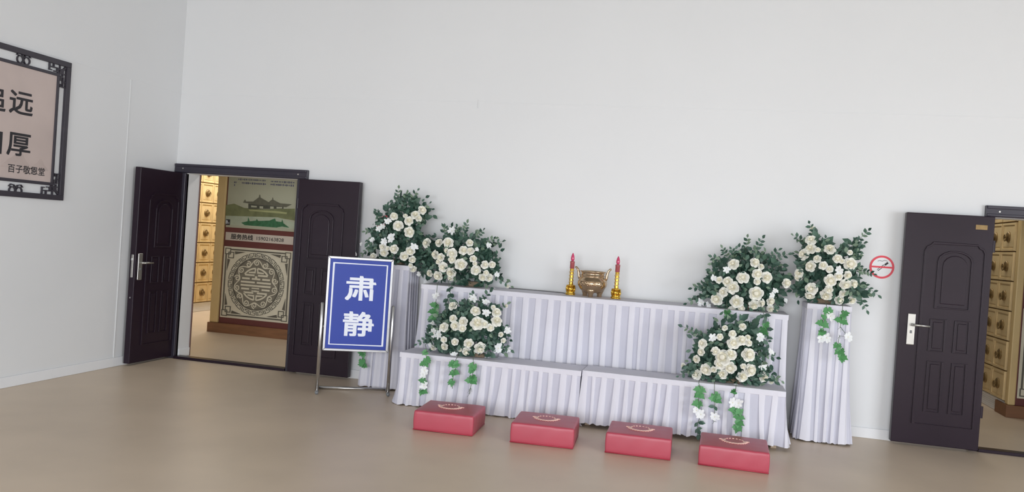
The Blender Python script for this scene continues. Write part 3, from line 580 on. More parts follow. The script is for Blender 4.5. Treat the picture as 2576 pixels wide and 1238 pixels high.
def draped(name, label, x0, x1, y0, y1, zt, pitch, flare, amp, seed, cat='table', zb=0.012, legs=(), closed=False, group=None):
    rnd = random.Random(seed)
    t = thing(name, ((x0+x1)/2, (y0+y1)/2, 0), label, cat, group)
    MB().box(x0-.004, x1+.004, y0-.004, y1, zt-.006, zt+.004).build('top_cloth', M_CLOTH, t, bevel=0.004)
    path = [(x0, y1), (x0, y0), (x1, y0), (x1, y1)]
    b = pleated(path, zt, zb, pitch, flare, amp, rnd)
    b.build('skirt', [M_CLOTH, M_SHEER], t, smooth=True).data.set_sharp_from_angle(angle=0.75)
    MB().box(x0+.015, x1-.015, y0+.015, y1-.01, zt-.04, zt-.007).build('tabletop', M_TABLE, t)
    for (lx, ly) in legs: MB().box(lx-.022, lx+.022, ly-.022, ly+.022, 0, zt-.041).build('leg', M_TABLE, t, bevel=.003)
    return t
draped('draped_table', 'long high altar table under white pleated cloth against the wall, holding the incense burner', 3.05, 6.345, -0.455, -0.03, 1.05, .098, (.08, .03, .05), .021, 4,
       legs=((3.1, -.1), (6.3, -.1), (3.1, -.38), (6.3, -.38)))
draped('draped_bench', 'low bench under white pleated cloth, left half of the front altar tier', 3.045, 4.674, -0.875, -0.555, 0.458, .092, (.05, .04, 0.0), .021, 8, zb=.008,
       legs=((3.1, -.8), (4.62, -.8), (3.1, -.62), (4.62, -.62)))
draped('draped_bench', 'low bench under white pleated cloth, right half of the front altar tier', 4.690, 6.325, -0.875, -0.555, 0.466, .092, (0.0, .04, .05), .021, 9, zb=.035,
       legs=((4.75, -.8), (6.265, -.81), (4.75, -.62), (6.265, -.62)))
draped('draped_pedestal', 'tall square pedestal in floor-length white cloth behind the blue sign, left of the altar', 2.455, 2.865, -0.335, -0.04, 1.205, .07, (.03, .03, .03), .016, 15, 'pedestal', legs=((2.5, -.1), (2.82, -.1), (2.5, -.29), (2.82, -.29)))
draped('draped_pedestal', 'tall square pedestal in floor-length white cloth, right of the altar', 6.50, 6.85, -0.40, -0.04, 1.16, .07, (.03, .05, .07), .017, 16, 'pedestal', legs=((6.54, -.1), (6.81, -.1), (6.54, -.35), (6.81, -.35)))

# ================================================================== INCENSE BURNER AND CANDLES
t = thing('incense_burner', (4.63, -0.225, 1.054), 'bronze incense burner with two curved ear handles on the altar', 'incense burner')
c = (4.63, -0.225, 1.054)
MB().lathe([(.02, .036), (.075, .04), (.112, .066), (.134, .105), (.137, .125), (.128, .158), (.108, .176), (.104, .186), (.112, .19), (.112, .196), (.104, .2), (.106, .222), (.118, .228), (.118, .236), (.104, .236), (.098, .2), (.085, .16), (.02, .15)], 40, c).build('bowl', M_BRONZE, t, smooth=True)
for k in range(3):
    a = -PI/2+k*2*PI/3; x, y = c[0]+.078*math.cos(a), c[1]+.078*math.sin(a)
    MB().lathe([(.02, 0), (.024, .004), (.022, .02), (.032, .045), (.042, .062), (.034, .08)], 14, (x, y, c[2])).build('foot', M_BRONZE, t, smooth=True)
for sg in (-1, 1):
    pts = [(c[0]+sg*q, c[1], c[2]+h) for q, h in ((.118, .150), (.128, .18), (.132, .215), (.142, .245), (.158, .262), (.168, .264))]
    MB().tube(pts, [.012, .013, .012, .011, .010, .008], 10).build('ear_handle', M_BRONZE, t, smooth=True)
b = MB(); rr = random.Random(5)
for k in range(26):
    a = -PI/2 + (k-12.5)*.075; rad = .1345
    p = Vector((c[0]+rad*math.cos(a), c[1]+rad*math.sin(a), c[2]+.118+.012*math.sin(k*1.7)))
    h = rr.uniform(.006, .016); d = Vector((-math.sin(a), math.cos(a), 0))
    b.tube([p-d*.003-Vector((0, 0, h)), p+d*.002+Vector((0, 0, h))], .004, 5)
b.build('embossed_band', M_BRONZE, t, smooth=True)
MB().lathe([(.1355, 0), (.1385, .003), (.1355, .006)], 40, (c[0], c[1], c[2]+.138)).build('rim_ring', M_BRONZE, t, smooth=True)
def candle(x, y, z, label):
    t = thing('electric_candle', (x, y, z), label, 'candle', 'pair of electric altar candles')
    MB().lathe([(.044, 0), (.046, .006), (.046, .016), (.038, .02), (.04, .026), (.04, .032), (.02, .036)], 20, (x, y, z)).build('base', M_BRASS, t, smooth=True)
    MB().lathe([(.02, .03), (.032, .034), (.034, .056), (.031, .078), (.02, .082)], 18, (x, y, z)).build('drum', M_BRASS, t, smooth=True)
    for k in range(10):
        a = 2*PI*k/10
        MB().tube([(x+.036*math.cos(a), y+.036*math.sin(a), z+.03), (x+.041*math.cos(a+.15), y+.041*math.sin(a+.15), z+.055), (x+.036*math.cos(a+.3), y+.036*math.sin(a+.3), z+.082)], .006, 5).build('cage_petal', M_BRASS, t, smooth=True)
    MB().lathe([(.03, 0), (.042, .004), (.042, .010), (.024, .014), (.02, .016)], 20, (x, y, z+.08)).build('cage_rim', M_BRASS, t, smooth=True)
    MB().lathe([(.015, .034), (.018, .1), (.018, .245), (.016, .25)], 16, (x, y, z)).build('column', M_BRASS, t, smooth=True)
    pts = []
    for k in range(50):
        a = k*.55; pts.append((x+.0195*math.cos(a), y+.0195*math.sin(a), z+.1+.135*k/49))
    MB().tube(pts, .005, 5).build('dragon_coil', M_GOLDP, t, smooth=True)
    MB().lathe([(.0185, 0), (.021, .003), (.021, .05), (.0225, .053), (.0225, .065), (.02, .068), (.012, .07)], 18, (x, y, z+.245)).build('candle_top', M_CANR, t, smooth=True)
    MB().lathe([(.011, 0), (.0165, .012), (.0175, .028), (.013, .05), (.006, .068), (.001, .076)], 16, (x, y, z+.316)).build('flame_bulb', M_BULB, t, smooth=True)
candle(4.43, -0.215, 1.054, 'gold electric candle with pink flame bulb, left of the incense burner')
candle(4.855, -0.24, 1.054, 'gold electric candle with pink flame bulb, right of the incense burner')
tag(MB().tube([(3.80, -.045, 1.058), (3.95, -.05, 1.058), (4.08, -.043, 1.058), (4.2, -.055, 1.058), (4.33, -.08, 1.058), (4.385, -.17, 1.059)], .0038, 6).build('power_cord', M_CORD, smooth=True), 'thin grey power cord lying on the altar along the wall', 'cord')

# ================================================================== KNEELING CUSHIONS
def cushion(x, yf, wd, dp, ht, rz, label):
    t = thing('kneeling_cushion', (x, yf+dp/2, 0), label, 'cushion', 'row of four kneeling cushions', rz)
    rnd = random.Random(int(x*100))
    n, m = 14, 12
    b = MB()
    def P(i, j, top):
        u, v = -1+2*i/n, -1+2*j/m
        z = ht-.012+.012*(1-u*u)*(1-v*v)+rnd.uniform(-.0012, .0012) if top else 0.004
        return (u*wd/2, v*dp/2, z)
    o0 = len(b.v)
    for j in range(m+1):
        for i in range(n+1): b.v.append(P(i, j, True))
    for j in range(m):
        for i in range(n):
            a = o0+j*(n+1)+i; b.f.append((a, a+1, a+n+2, a+n+1)); b.m.append(0)
    ring = [(i, 0) for i in range(n)]+[(n, j) for j in range(m)]+[(i, m) for i in range(n, 0, -1)]+[(0, j) for j in range(m, 0, -1)]
    tops = [o0+j*(n+1)+i for i, j in ring]; rows = [tops]
    for r in range(1, 5):
        w = r/5; cur = []
        for (i, j), tp in zip(ring, tops):
            x_, y_, z_ = b.v[tp]; k = 1+.012*math.sin(PI*w)+(.006*math.sin(i*1.3+j*2.1+w*3))
            b.v.append((x_*k, y_*k, z_*(1-w)+.004*w)); cur.append(len(b.v)-1)
        rows.append(cur)
    cur = []
    for (i, j), tp in zip(ring, tops): b.v.append((b.v[tp][0], b.v[tp][1], .004)); cur.append(len(b.v)-1)
    rows.append(cur)
    for r in range(5):
        for k in range(len(ring)):
            k2 = (k+1) % len(ring); b.f.append((rows[r][k], rows[r+1][k], rows[r+1][k2], rows[r][k2])); b.m.append(0)
    b.f.append(tuple(reversed(rows[-1]))); b.m.append(0)
    me = b.mesh('cover', M_RED, True)
    o = bpy.data.objects.new('cover', me); COL.objects.link(o); o.parent = t
    bv = o.modifiers.new('bevel', 'BEVEL'); bv.width = .012; bv.segments = 3; bv.limit_method = 'ANGLE'; bv.angle_limit = .9
    q = MB(); hw, hd = wd/2*.997, dp/2*.997
    q.tube([(-hw, -hd, .006), (hw, -hd, .006), (hw, hd, .006), (-hw, hd, .006), (-hw, -hd, .006)], .0042, 6)
    o = bpy.data.objects.new('piping', q.mesh('piping', M_REDD, True)); COL.objects.link(o); o.parent = t
    # gold lotus wreath print
    e = MB(); fn = lambda u, v, d: (u, v, ht+.0022+d)
    lo = [(.078*math.cos(a), -.012+.075*math.sin(a)) for a in [PI+PI*k/14 for k in range(15)]]
    e.ribbon(lo, .016, fn, .0006, -.004)
    for k in range(1, 14):
        a = PI+PI*k/14; p = (.082*math.cos(a), -.012+.080*math.sin(a)); dq = (math.cos(a+.5), math.sin(a+.5))
        e.prism([(p[0]-.008, p[1]), (p[0]+.008, p[1]), (p[0]+dq[0]*.018, p[1]+dq[1]*.018)], fn, .0008, -.004)
    for sg in (-1, 1):
        e.ribbon([(sg*.075, -.012), (sg*.09, .0), (sg*.108, -.004)], .012, fn, .0006, -.004); e.ribbon([(sg*.07, -.02), (sg*.062, .02)], .009, fn, .0006, -.004)
    up = [(.066*math.cos(a), .0+.06*math.sin(a)) for a in [PI*.12+PI*.76*k/12 for k in range(13)]]
    for k in range(0, 12, 2): e.ribbon(up[k:k+2], .005, fn, .0006, -.004)
    o = bpy.data.objects.new('gold_emblem', e.mesh('gold_emblem', M_PINKG)); COL.objects.link(o); o.parent = t
    return t
cushion(3.735, -1.700, .475, .44, .166, 0.05, 'red leatherette kneeling cushion nearest the blue sign, leftmost of four')
cushion(4.515, -1.700, .478, .44, .166, 0.06, 'red leatherette kneeling cushion, second from the left in the row of four')
cushion(5.238, -1.652, .477, .43, .166, 0.02, 'red leatherette kneeling cushion, third from the left in the row of four')
cushion(5.930, -1.668, .487, .44, .160, -0.02, 'red leatherette kneeling cushion nearest the right pedestal, rightmost of four')

# ================================================================== SIGN STAND
sp = Vector((2.246, -.875, 0)); sd = Vector((.906, .423, 0)).normalized(); sb = Vector((-sd.y, sd.x, 0))
def sf(u, v, d): q = sp+sd*u-sb*d; return (q.x, q.y, v)
SW = .665
t = thing('sign_stand', tuple(sp+sd*SW/2), 'blue quiet sign board with white characters on a steel floor stand', 'sign')
bl, br, bz, bt = .035, SW-.035, .40, 1.268
bd = MB().prism([(bl+.012, bz+.012), (br-.012, bz+.012), (br-.012, bt-.012), (bl+.012, bt-.012)], sf, .012, -.008).build('board', M_BLUE, t)
for nm, pts in (('a', [(bl+.0, bz), (br, bz), (br-.022, bz+.022), (bl+.022, bz+.022)]), ('b', [(br, bz), (br, bt), (br-.022, bt-.022), (br-.022, bz+.022)]), ('c', [(br, bt), (bl, bt), (bl+.022, bt-.022), (br-.022, bt-.022)]), ('d', [(bl, bt), (bl, bz), (bl+.022, bz+.022), (bl+.022, bt-.022)])):
    MB().prism(pts, sf, .022, -.012).build('frame_rail', M_ALU, t, bevel=.003)
bo = MB().ribbon([(bl+.055, bz+.06), (br-.055, bz+.06), (br-.055, bt-.06), (bl+.055, bt-.06)], .012, sf, .0128, .011, closed=True).build('white_border', M_WHITEP, bd)
glyphs('肃', .27, sf, .0132, M_WHITEP, 'lettering', bd, heavy=.0066, cx=(bl+br)/2+.012, cz=.985, sx=1.08, sy=.88)
glyphs('静', .27, sf, .0132, M_WHITEP, 'lettering', bd, heavy=.0066, cx=(bl+br)/2+.012, cz=.655, sx=1.08, sy=.88)
for u in (.01, SW-.01):
    MB().tube([sf(u, .012, 0), sf(u, .83, 0), sf(u, .838, 0)], [.016, .016, .009], 14).build('post', M_STEEL, t, smooth=True)
    MB().tube([sf(u, .018, .045), sf(u, .018, -.20)], .015, 12).build('foot_tube', M_STEEL, t, smooth=True)
    MB().tube([sf(u, .018, .045), sf(u, .018, .06)], [.0175, .0165], 12).build('foot_cap', M_GREYP, t, smooth=True)
    MB().tube([sf(u, .62, 0), sf(bl+.01 if u < .3 else br-.01, .62, 0)], .008, 8).build('bracket', M_STEEL, t)
MB().tube([sf(.01, .018, -.19), sf(SW-.01, .018, -.19)], .014, 12).build('cross_tube', M_STEEL, t, smooth=True)

# ================================================================== NO-SMOKING SIGNS
def nosmoke(x, z, r, label):
    t = thing('no_smoking_sign', (x, -.001, z), label, 'sign', 'round no-smoking signs on the wall')
    fn = lambda u, v, d: (x+u, -.002-d, z+v)
    circ = [(r*.9*math.cos(2*PI*k/40), r*.9*math.sin(2*PI*k/40)) for k in range(40)]
    MB().prism([(a*1.1, b_*1.1) for a, b_ in circ], fn, .0, -.002).build('disc', M_TRIM, t)
    MB().ribbon(circ, r*.17, fn, .0022, -.001, closed=True).build('ring', M_SIGNR, t)
    rot = lambda pts, a: [(p[0]*math.cos(a)-p[1]*math.sin(a), p[0]*math.sin(a)+p[1]*math.cos(a)) for p in pts]
    cg = MB()
    cg.ribbon(rot([(-.42*r, -.06*r), (.25*r, -.06*r), (.25*r, .06*r), (-.42*r, .06*r)], .72), r*.035, fn, .0014, -.001, closed=True)
    cg.prism(rot([(.30*r, -.08*r), (.62*r, -.08*r), (.62*r, .08*r), (.30*r, .08*r)], .72), fn, .0014, -.001)
    cg.ribbon([(.42*r, .52*r), (.2*r, .6*r), (0, .5*r), (-.2*r, .56*r), (-.36*r, .48*r)], r*.03, fn, .0012, -.001)
    cg.build('cigarette', M_INK, t)
    MB().prism([(-.85*r, -.075*r), (.85*r, -.075*r), (.85*r, .075*r), (-.85*r, .075*r)], fn, .0026, -.001).build('bar', M_SIGNR, t)
nosmoke(7.137, 1.512, .103, 'round red no-smoking sign on the wall beside the right door leaf')
nosmoke(2.475, 1.585, .103, 'round red no-smoking sign half hidden behind the left pedestal flowers')

# ================================================================== FRAMED PANEL ON THE LEFT WALL
PY = -1.585; PL = 3.15      # right edge and width of the panel along the wall
pf = lambda u, v, d: (0.001+d, PY-PL+u, v)       # u runs towards the corner
t = thing('framed_calligraphy', (0.0, PY-PL/2, 1.60), 'beige calligraphy panel with black characters in a dark fretwork frame, left wall', 'picture')
zt, zb, it, ib = 2.832, 1.603, 2.712, 1.728; iu0, iu1 = .118, PL-.118
def bar(pts, nm, d1=.03, m=M_DARKF): MB().prism(pts, pf, d1, 0).build(nm, m, t, bevel=.003)
bw = .046
bar([(0, zb), (PL, zb), (PL, zb+bw), (0, zb+bw)], 'outer_rail'); bar([(0, zt-bw), (PL, zt-bw), (PL, zt), (0, zt)], 'outer_rail')
bar([(0, zb+bw), (bw, zb+bw), (bw, zt-bw), (0, zt-bw)], 'outer_rail'); bar([(PL-bw, zb+bw), (PL, zb+bw), (PL, zt-bw), (PL-bw, zt-bw)], 'outer_rail')
nw = .026
bar([(iu0, ib), (iu1, ib), (iu1, ib+nw), (iu0, ib+nw)], 'inner_rail', .024); bar([(iu0, it-nw), (iu1, it-nw), (iu1, it), (iu0, it)], 'inner_rail', .024)
bar([(iu0, ib+nw), (iu0+nw, ib+nw), (iu0+nw, it-nw), (iu0, it-nw)], 'inner_rail', .024); bar([(iu1-nw, ib+nw), (iu1, ib+nw), (iu1, it-nw), (iu1-nw, it-nw)], 'inner_rail', .024)
cv = MB().prism([(iu0+.004, ib+.004), (iu1-.004, ib+.004), (iu1-.004, it-.004), (iu0+.004, it-.004)], pf, .014, 0).build('canvas', M_CANVAS, t)
# misty printed hills
mh = mat('print_misty_hill', (190, 174, 168), .6, 0, .06, 5)
for (cu, cv_, w_, h_) in ((PL-.50, 1.92, .34, .16), (PL-.27, 1.90, .2, .1), (PL-1.6, 1.9, .6, .2)):
    pts = [(cu-w_/2, cv_-h_/2)]
    for k in range(17): pts.append((cu-w_/2+w_*k/16, cv_-h_/2+h_*(math.sin(PI*k/16)**1.3)*(.85+.15*math.sin(k*.9))))
    pts.append((cu+w_/2, cv_-h_/2))
    MB().prism(list(reversed(pts)), pf, .0146, .0135).build('printed_hill', mh, cv)
for sg, ou in ((1, 0), (-1, PL)):
    for sz, oz in ((1, zb), (-1, zt)):
        Q = lambda u, v: (ou+sg*(bw+u), oz+sz*(bw+v))
        b = MB(); T0, T1 = .02, .004; g = .009
        b.ribbon([Q(0, 0), Q(.085, .085)], .014, pf, T0, T1)
        for fl in (0, 1):
            q = (lambda u, v: Q(u, v)) if not fl else (lambda u, v: Q(v, u))
            b.ribbon([q(.0, .07), q(.045, .07), q(.045, .035), q(.09, .035), q(.09, .075)], g, pf, T0, T1)
            b.ribbon([q(.0, .14), q(.03, .14), q(.03, .10), q(.062, .10), q(.062, .135)], g, pf, T0, T1)
            b.ribbon([q(.03, .14), q(.03, .185), q(.058, .185), q(.058, .16)], g, pf, T0, T1)
            b.ribbon([q(.0, .185), q(.03, .185)], g, pf, T0, T1)
            b.ribbon([q(.02, .02), q(.07, .05), q(.085, .10)], g, pf, T0, T1)
        b.build('corner_fret', M_DARKF, t)
for cu in (PL-.505, PL-1.575, .505):
    for (zc, up) in ((2.755, 1), (1.668, 1)):
        b = MB()
        for sg in (-1, 1):
            b.ribbon([(cu+sg*.033+.03*math.cos(2*PI*k/18), zc-.012+.03*math.sin(2*PI*k/18)) for k in range(18)], .006, pf, .02, .004, closed=True)
            b.ribbon([(cu, zc+.008), (cu+sg*.02, zc+.035), (cu+sg*.05, zc+.04), (cu+sg*.068, zc+.022), (cu+sg*.04, zc+.018), (cu+sg*.01, zc+.02)], .006, pf, .02, .004)
        b.ribbon([(cu-.02, zc-.044), (cu, zc-.012), (cu+.02, zc-.044)], .006, pf, .02, .004)
        b.build('gourd_ornament', M_DARKF, t)
cs = .262; pitch_u = .272
for row, s_ in ((0, '慎终追远'), (1, '民德归厚')):
    for k, ch in enumerate(s_):
        cu = PL-.50-(3-k)*pitch_u*1.0 if True else 0
        glyphs(ch, .232, pf, .0156, M_INK, 'lettering', cv, heavy=.0045, cx=cu, cz=2.385 if row == 0 else 2.04, sx=1.08, sy=.92)
glyphs('百子敬恩堂', .078, pf, .0156, M_INK, 'lettering', cv, heavy=.0012, cx=PL-.405, cz=1.838, sy=.95)

# ================================================================== FLOWER ARRANGEMENTS
def rose_mesh(name, layers, bud, mats, seed):
    # open garden rose: overlapping bowl-shaped petals around a closed bud, axis +z, radius 1
    rnd = random.Random(seed); b = MB()
    for (n, R, zb, zt, wid, curl) in layers:
        ph0 = rnd.uniform(0, 6.28)
        for k in range(n):
            ph = ph0+2*PI*k/n+rnd.uniform(-.18, .18); N, Mv = 6, 5; i0 = len(b.v); Rk = R*rnd.uniform(.92, 1.06); dz = rnd.uniform(-.05, .05); kk = rnd.uniform(-1, 1)
            for j in range(Mv+1):
                for i in range(N+1):
                    u = -1+2*i/N; w = j/Mv
                    a = ph+u*wid*(.55+.45*math.sin(PI*min(1, w*.8+.15)))
                    rad = Rk*(.15+.85*w*(1-.13*abs(u)**2.5))+.02*math.sin(4*u+kk*3)*w
                    z = zb+dz+(zt-zb)*w**1.35 - curl*w**5 + .10*u*u*w + .03*kk*u*w
                    b.v.append((rad*math.cos(a), rad*math.sin(a), z))
            for j in range(Mv):
                for i in range(N):
                    q = i0+j*(N+1)+i; b.f.append((q, q+1, q+N+2, q+N+1)); b.m.append(1 if R < .62 else 0)
    r0, z0 = bud
    prof = [(r0*.5, z0-.45), (r0*.95, z0-.25), (r0, z0-.08), (r0*.85, z0+.06), (r0*.5, z0+.13), (r0*.2, z0+.12)]
    i0 = len(b.v); n = 14
    for jj, (r, z) in enumerate(prof):
        for k in range(n):
            a = 2*PI*k/n+jj*.35; rr = r*(1+.08*math.sin(3*a+jj*1.5)); b.v.append((rr*math.cos(a), rr*math.sin(a), z))
    for jj in range(len(prof)-1):
        for k in range(n):
            b.f.append((i0+jj*n+k, i0+jj*n+(k+1) % n, i0+(jj+1)*n+(k+1) % n, i0+(jj+1)*n+k)); b.m.append(1)
    e = i0+(len(prof)-1)*n; b.f.append(tuple(e+k for k in range(n))); b.m.append(1)
    return b.mesh(name, mats, True)
ROSES = [rose_mesh('rose', [(6, 1.0, -.45, -.12, .80, .16), (6, .86, -.35, .06, .78, .10), (5, .68, -.22, .24, .85, .05), (4, .48, -.08, .38, .95, .0)], (.27, .34), [M_ROSE, M_ROSEC], 1),
         rose_mesh('rose', [(5, 1.0, -.45, -.05, .92, .22), (6, .82, -.32, .16, .80, .10), (5, .60, -.15, .32, .85, .03)], (.36, .36), [M_ROSE, M_ROSEC], 2),
         rose_mesh('rose', [(7, 1.0, -.5, -.2, .70, .12), (6, .90, -.4, .0, .75, .12), (6, .74, -.28, .16, .74, .08), (5, .56, -.12, .30, .82, .03), (4, .40, .0, .40, .95, .0)], (.22, .38), [M_ROSE, M_ROSEC], 3)]
def blossom_mesh(seed):
    rnd = random.Random(seed); b = MB()
    for k in range(7):
        a = 2*PI*k/7+rnd.uniform(-.2, .2); ln = rnd.uniform(.8, 1.15); i0 = len(b.v); lift = rnd.uniform(.1, .6)
        d = Vector((math.cos(a), math.sin(a), 0)); s = Vector((-d.y, d.x, 0))
        for (r, w, z) in ((.08, .08, .0), (.45, .30, .28*lift), (.8, .26, .42*lift), (1.0, .05, .30*lift)):
            for q in (-1, 0, 1): p = d*r*ln+s*w*q; b.v.append((p.x, p.y, z+(.08 if q else 0)))
        for j in range(3):
            for i in range(2):
                q = i0+j*3+i; b.f.append((q, q+1, q+4, q+3)); b.m.append(0)
    b.lathe([(.12, 0), (.14, .1), (.05, .16)], 7, mi=1)
    return b.mesh('blossom', [M_BLOS, M_ROSEC], True)
BLOSS = [blossom_mesh(4), blossom_mesh(5)]
def leaf_geo(b, Mx, mi=0):
    pts = [(0, 0, 0), (.30, .25, .05), (.62, .27, .06), (1.0, 0, -.06), (.62, -.27, .06), (.30, -.25, .05), (.35, 0, -.01), (.68, 0, -.01)]
    i = len(b.v); b.v += [tuple(Mx @ Vector(p)) for p in pts]
    for q in ((0, 6, 1), (1, 6, 7, 2), (2, 7, 3), (0, 5, 6), (5, 4, 7, 6), (4, 3, 7)):
        b.f.append(tuple(i+k for k in q)); b.m.append(mi)
I4 = Matrix.Identity(4)
LEAVES = []
for m_ in M_LEAFS:
    b = MB(); leaf_geo(b, I4); LEAVES.append(b.mesh('leaf', m_, True))
b = MB()   # lobed ivy leaf, lies in xy, tip +x
iv = [(0, 0), (-.12, .34), (.18, .46), (.34, .30), (.52, .42), (.62, .22), (1.0, 0), (.62, -.22), (.52, -.42), (.34, -.30), (.18, -.46), (-.12, -.34)]
b.v = [(.3, 0, .0)]+[(p[0], p[1], .07*abs(p[1])*2-.04*p[0]) for p in iv]
for k in range(12): b.f.append((0, 1+k, 1+(k+1) % 12)); b.m.append(0)
IVY = b.mesh('ivy_leaf', M_IVY, True)

def inpoly(x, z, poly):
    r = False; n = len(poly)
    for k in range(n):
        (x1, z1), (x2, z2) = poly[k], poly[(k+1) % n]
        if (z1 > z) != (z2 > z) and x < (x2-x1)*(z-z1)/(z2-z1)+x1: r = not r
    return r
def frame_to(n, roll, s, loc):
    q = n.normalized().to_track_quat('Z', 'Y')
    return Matrix.Translation(loc) @ q.to_matrix().to_4x4() @ Matrix.Rotation(roll, 4, 'Z') @ Matrix.Diagonal((s, s, s, 1))
def aim(tip, n, s, loc):
    # leaf with tip direction +x along tip, face normal n
    x = tip.normalized(); z = (n - x*n.dot(x)); z = z.normalized() if z.length > 1e-4 else x.orthogonal().normalized(); y = z.cross(x)
    R3 = Matrix(((x.x, y.x, z.x), (x.y, y.y, z.y), (x.z, y.z, z.z)))
    return Matrix.Translation(loc) @ R3.to_4x4() @ Matrix.Diagonal((s, s, s, 1))
def arrangement(k, label, base, foam, nleaf, ninner):
    A = ARR[k]; rnd = random.Random(40+k)
    t = thing('flower_arrangement', base, label, 'flowers', 'white rose arrangements on the altar and pedestals')
    cx, _, cz = A['c']; hx, hz = A['h']; y0, D = A['y0'], A['D']
    fw, fd, fh = foam
    MB().box(base[0]-fw/2, base[0]+fw/2, base[1]-fd/2, base[1]+fd/2, base[2], base[2]+fh).build('foam_block', M_FOAM, t, bevel=.012)
    def dome(x, z):
        q = ((x-cx)/hx)**2+((z-cz)/hz)**2; return D*math.sqrt(max(0, 1-q/1.1))
    for i, (x, y, z, r, white) in enumerate(A['roses']):
        n = Vector(((x-cx)/hx*.75+rnd.uniform(-.3, .3), -1.0, (z-cz)/hz*.6+.12+rnd.uniform(-.25, .25)))
        if white: inst('blossom', BLOSS[i % 2], t, frame_to(n, rnd.uniform(0, 6), r*1.35, (x, y, z)))
        else: inst('rose', ROSES[i % 3], t, frame_to(n, rnd.uniform(0, 6), r*1.2, (x, y, z)))
    xs = [p[0] for p in A['poly']]; zs = [p[1] for p in A['poly']]
    def pick():
        while True:
            x, z = rnd.uniform(min(xs), max(xs)), rnd.uniform(min(zs), max(zs))
            if inpoly(x, z, A['poly']): return x, z
    q2 = lambda x, z: ((x-cx)/hx)**2+((z-cz)/hz)**2
    for i in range(nleaf):
        x, z = pick()
        while (q2(x, z) > .62 and rnd.random() < .5) or (q2(x, z) > 1.0 and rnd.random() < .6): x, z = pick()
        dd = dome(x, z); y = y0-dd*rnd.uniform(.55, 1.02)-.01
        n = Vector((rnd.uniform(-.7, .7)+(x-cx)/hx*.5, -1.0, rnd.uniform(-.3, .9)))
        tip = Vector(((x-cx)/hx+rnd.uniform(-.9, .9), rnd.uniform(-.5, .1), (z-cz)/hz*.8+rnd.uniform(-.9, .7)))
        inst('leaf', LEAVES[rnd.choice((0, 0, 0, 1, 1, 2))], t, aim(tip, n, rnd.uniform(.034, .066), (x, y, z)))
    for i in range(16):      # leaves tucked around the foam
        a = rnd.uniform(PI, 2*PI); p = Vector((base[0]+math.cos(a)*fw*.6, base[1]-fd*.5-.012+math.sin(a)*.012, base[2]+rnd.uniform(.012, fh)))
        tdir = Vector((math.cos(a)*1.2, -.35, rnd.uniform(-.1, .35)))
        inst('leaf', LEAVES[rnd.choice((0, 0, 1))], t, aim(tdir, Vector((rnd.uniform(-.3, .3), -1, .8)), rnd.uniform(.05, .075), p))
    b = MB()
    for i in range(ninner):
        x, z = pick(); x = cx+(x-cx)*.8; z = cz+(z-cz)*.8; y = y0-dome(x, z)*rnd.uniform(.05, .55)
        n = Vector((rnd.uniform(-1, 1), -1, rnd.uniform(-.6, 1))); tip = Vector((rnd.uniform(-1, 1), rnd.uniform(-.6, .3), rnd.uniform(-1, 1)))
        leaf_geo(b, aim(tip, n, rnd.uniform(.06, .10), (x, y, z)), rnd.choice((0, 0, 1)))
    o = b.build('foliage', [M_LEAFS[0], M_LEAFS[1]], t, smooth=True); o['kind'] = 'stuff'
    for tp in A['tips']:
        tip = Vector(tp); root = Vector((cx+(tip.x-cx)*.45, y0-.02, cz+(tip.z-cz)*.45)); mid = (root+tip)/2+Vector((rnd.uniform(-.02, .02), -.03, .02))
        pts = [(root*(1-w)+mid*w)*(1-w)+(mid*(1-w)+tip*w)*w for w in [q/6 for q in range(7)]]
        tw = MB().tube(pts, [.0028-.0003*q for q in range(7)], 5).build('twig', M_STEM, t, smooth=True)
        for q in range(2, 7):
            d = (pts[q]-pts[q-1]).normalized()
            for sg in ((-1, 1) if q < 6 else (0,)):
                sd_ = d.cross(Vector((0, -1, 0)))*sg; tdir = d*.7+sd_*.9+Vector((0, rnd.uniform(-.5, .2), rnd.uniform(-.2, .1)))
                inst('leaf', LEAVES[rnd.choice((0, 1, 1, 2))], t, aim(tdir, Vector((rnd.uniform(-.4, .4), -1, rnd.uniform(.0, .8))), rnd.uniform(.034, .052), pts[q]))
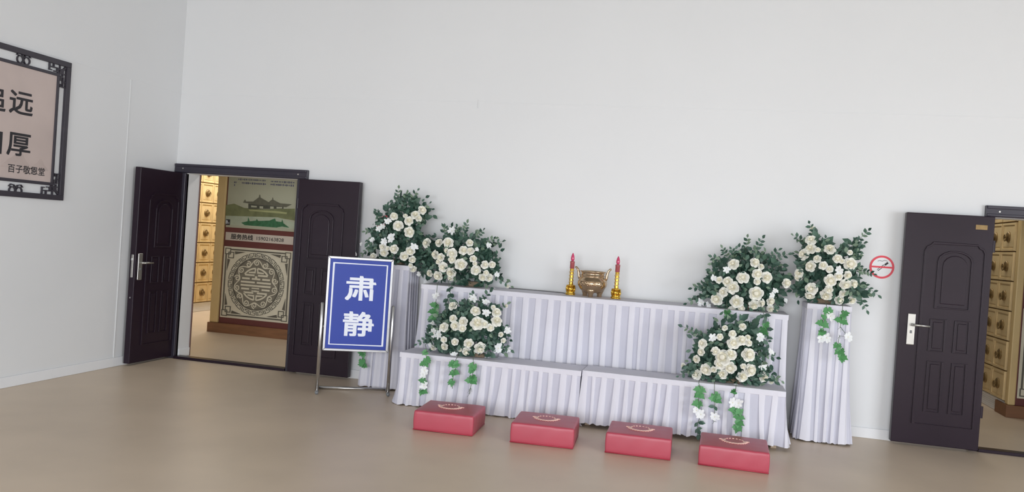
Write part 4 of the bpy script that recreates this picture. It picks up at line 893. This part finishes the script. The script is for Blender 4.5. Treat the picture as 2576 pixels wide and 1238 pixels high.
    for vn in A['vines']:
        P = [Vector(v[:3]) for v in vn]; first = Vector((P[0].x, P[0].y+.05, P[0].z+.02))
        vo = MB().tube([first]+P, .0026, 5).build('vine', M_STEM, t, smooth=True)
        for v, p in zip(vn, P):
            kd = v[3]
            if kd == 'i':
                for q in range(3):
                    tdir = Vector((rnd.uniform(-1, 1), rnd.uniform(-.5, -.1), rnd.uniform(-1, .1)))
                    inst('ivy_leaf', IVY, vo, aim(tdir, Vector((rnd.uniform(-.4, .4), -1, rnd.uniform(.1, .7))), rnd.uniform(.05, .072), p))
            elif kd == 'l':
                for q in range(3):
                    tdir = Vector((rnd.uniform(-1, 1), rnd.uniform(-.6, 0), rnd.uniform(-1.2, .2)))
                    inst('leaf', LEAVES[rnd.choice((0, 1))], vo, aim(tdir, Vector((rnd.uniform(-.4, .4), -1, .4)), rnd.uniform(.04, .06), p))
            elif kd == 'w': inst('blossom', BLOSS[0], vo, frame_to(Vector((rnd.uniform(-.4, .4), -1, rnd.uniform(-.1, .5))), rnd.uniform(0, 6), .042, p+Vector((0, -.012, 0))))
            elif kd == 't':
                for q in range(4):
                    e = p+Vector((rnd.uniform(-.025, .025), -.006, rnd.uniform(-.05, .01)))
                    MB().tube([p, (p+e)/2+Vector((.004, -.004, 0)), e], [.0018, .0015, .001], 4).build('twig', M_STEM, vo)
    return t
arrangement(1, 'white rose arrangement on the left pedestal, tallest spray beside the dark door leaf', (2.67, -.20, 1.21), (.18, .14, .05), 205, 420)
arrangement(2, 'white rose arrangement on the left end of the high altar table', (3.49, -.26, 1.055), (.14, .10, .05), 200, 420)
arrangement(3, 'white rose arrangement on the left low bench, trailing ivy over its front', (3.72, -.70, .463), (.12, .09, .035), 200, 380)
arrangement(4, 'white rose arrangement on the right low bench, trailing ivy behind the rightmost cushion', (5.92, -.70, .471), (.12, .09, .035), 215, 420)
arrangement(5, 'white rose arrangement on the right end of the high altar table', (5.98, -.24, 1.055), (.14, .10, .05), 200, 420)
arrangement(6, 'white rose arrangement on the right pedestal beside the no-smoking sign', (6.675, -.22, 1.165), (.18, .14, .05), 210, 420)
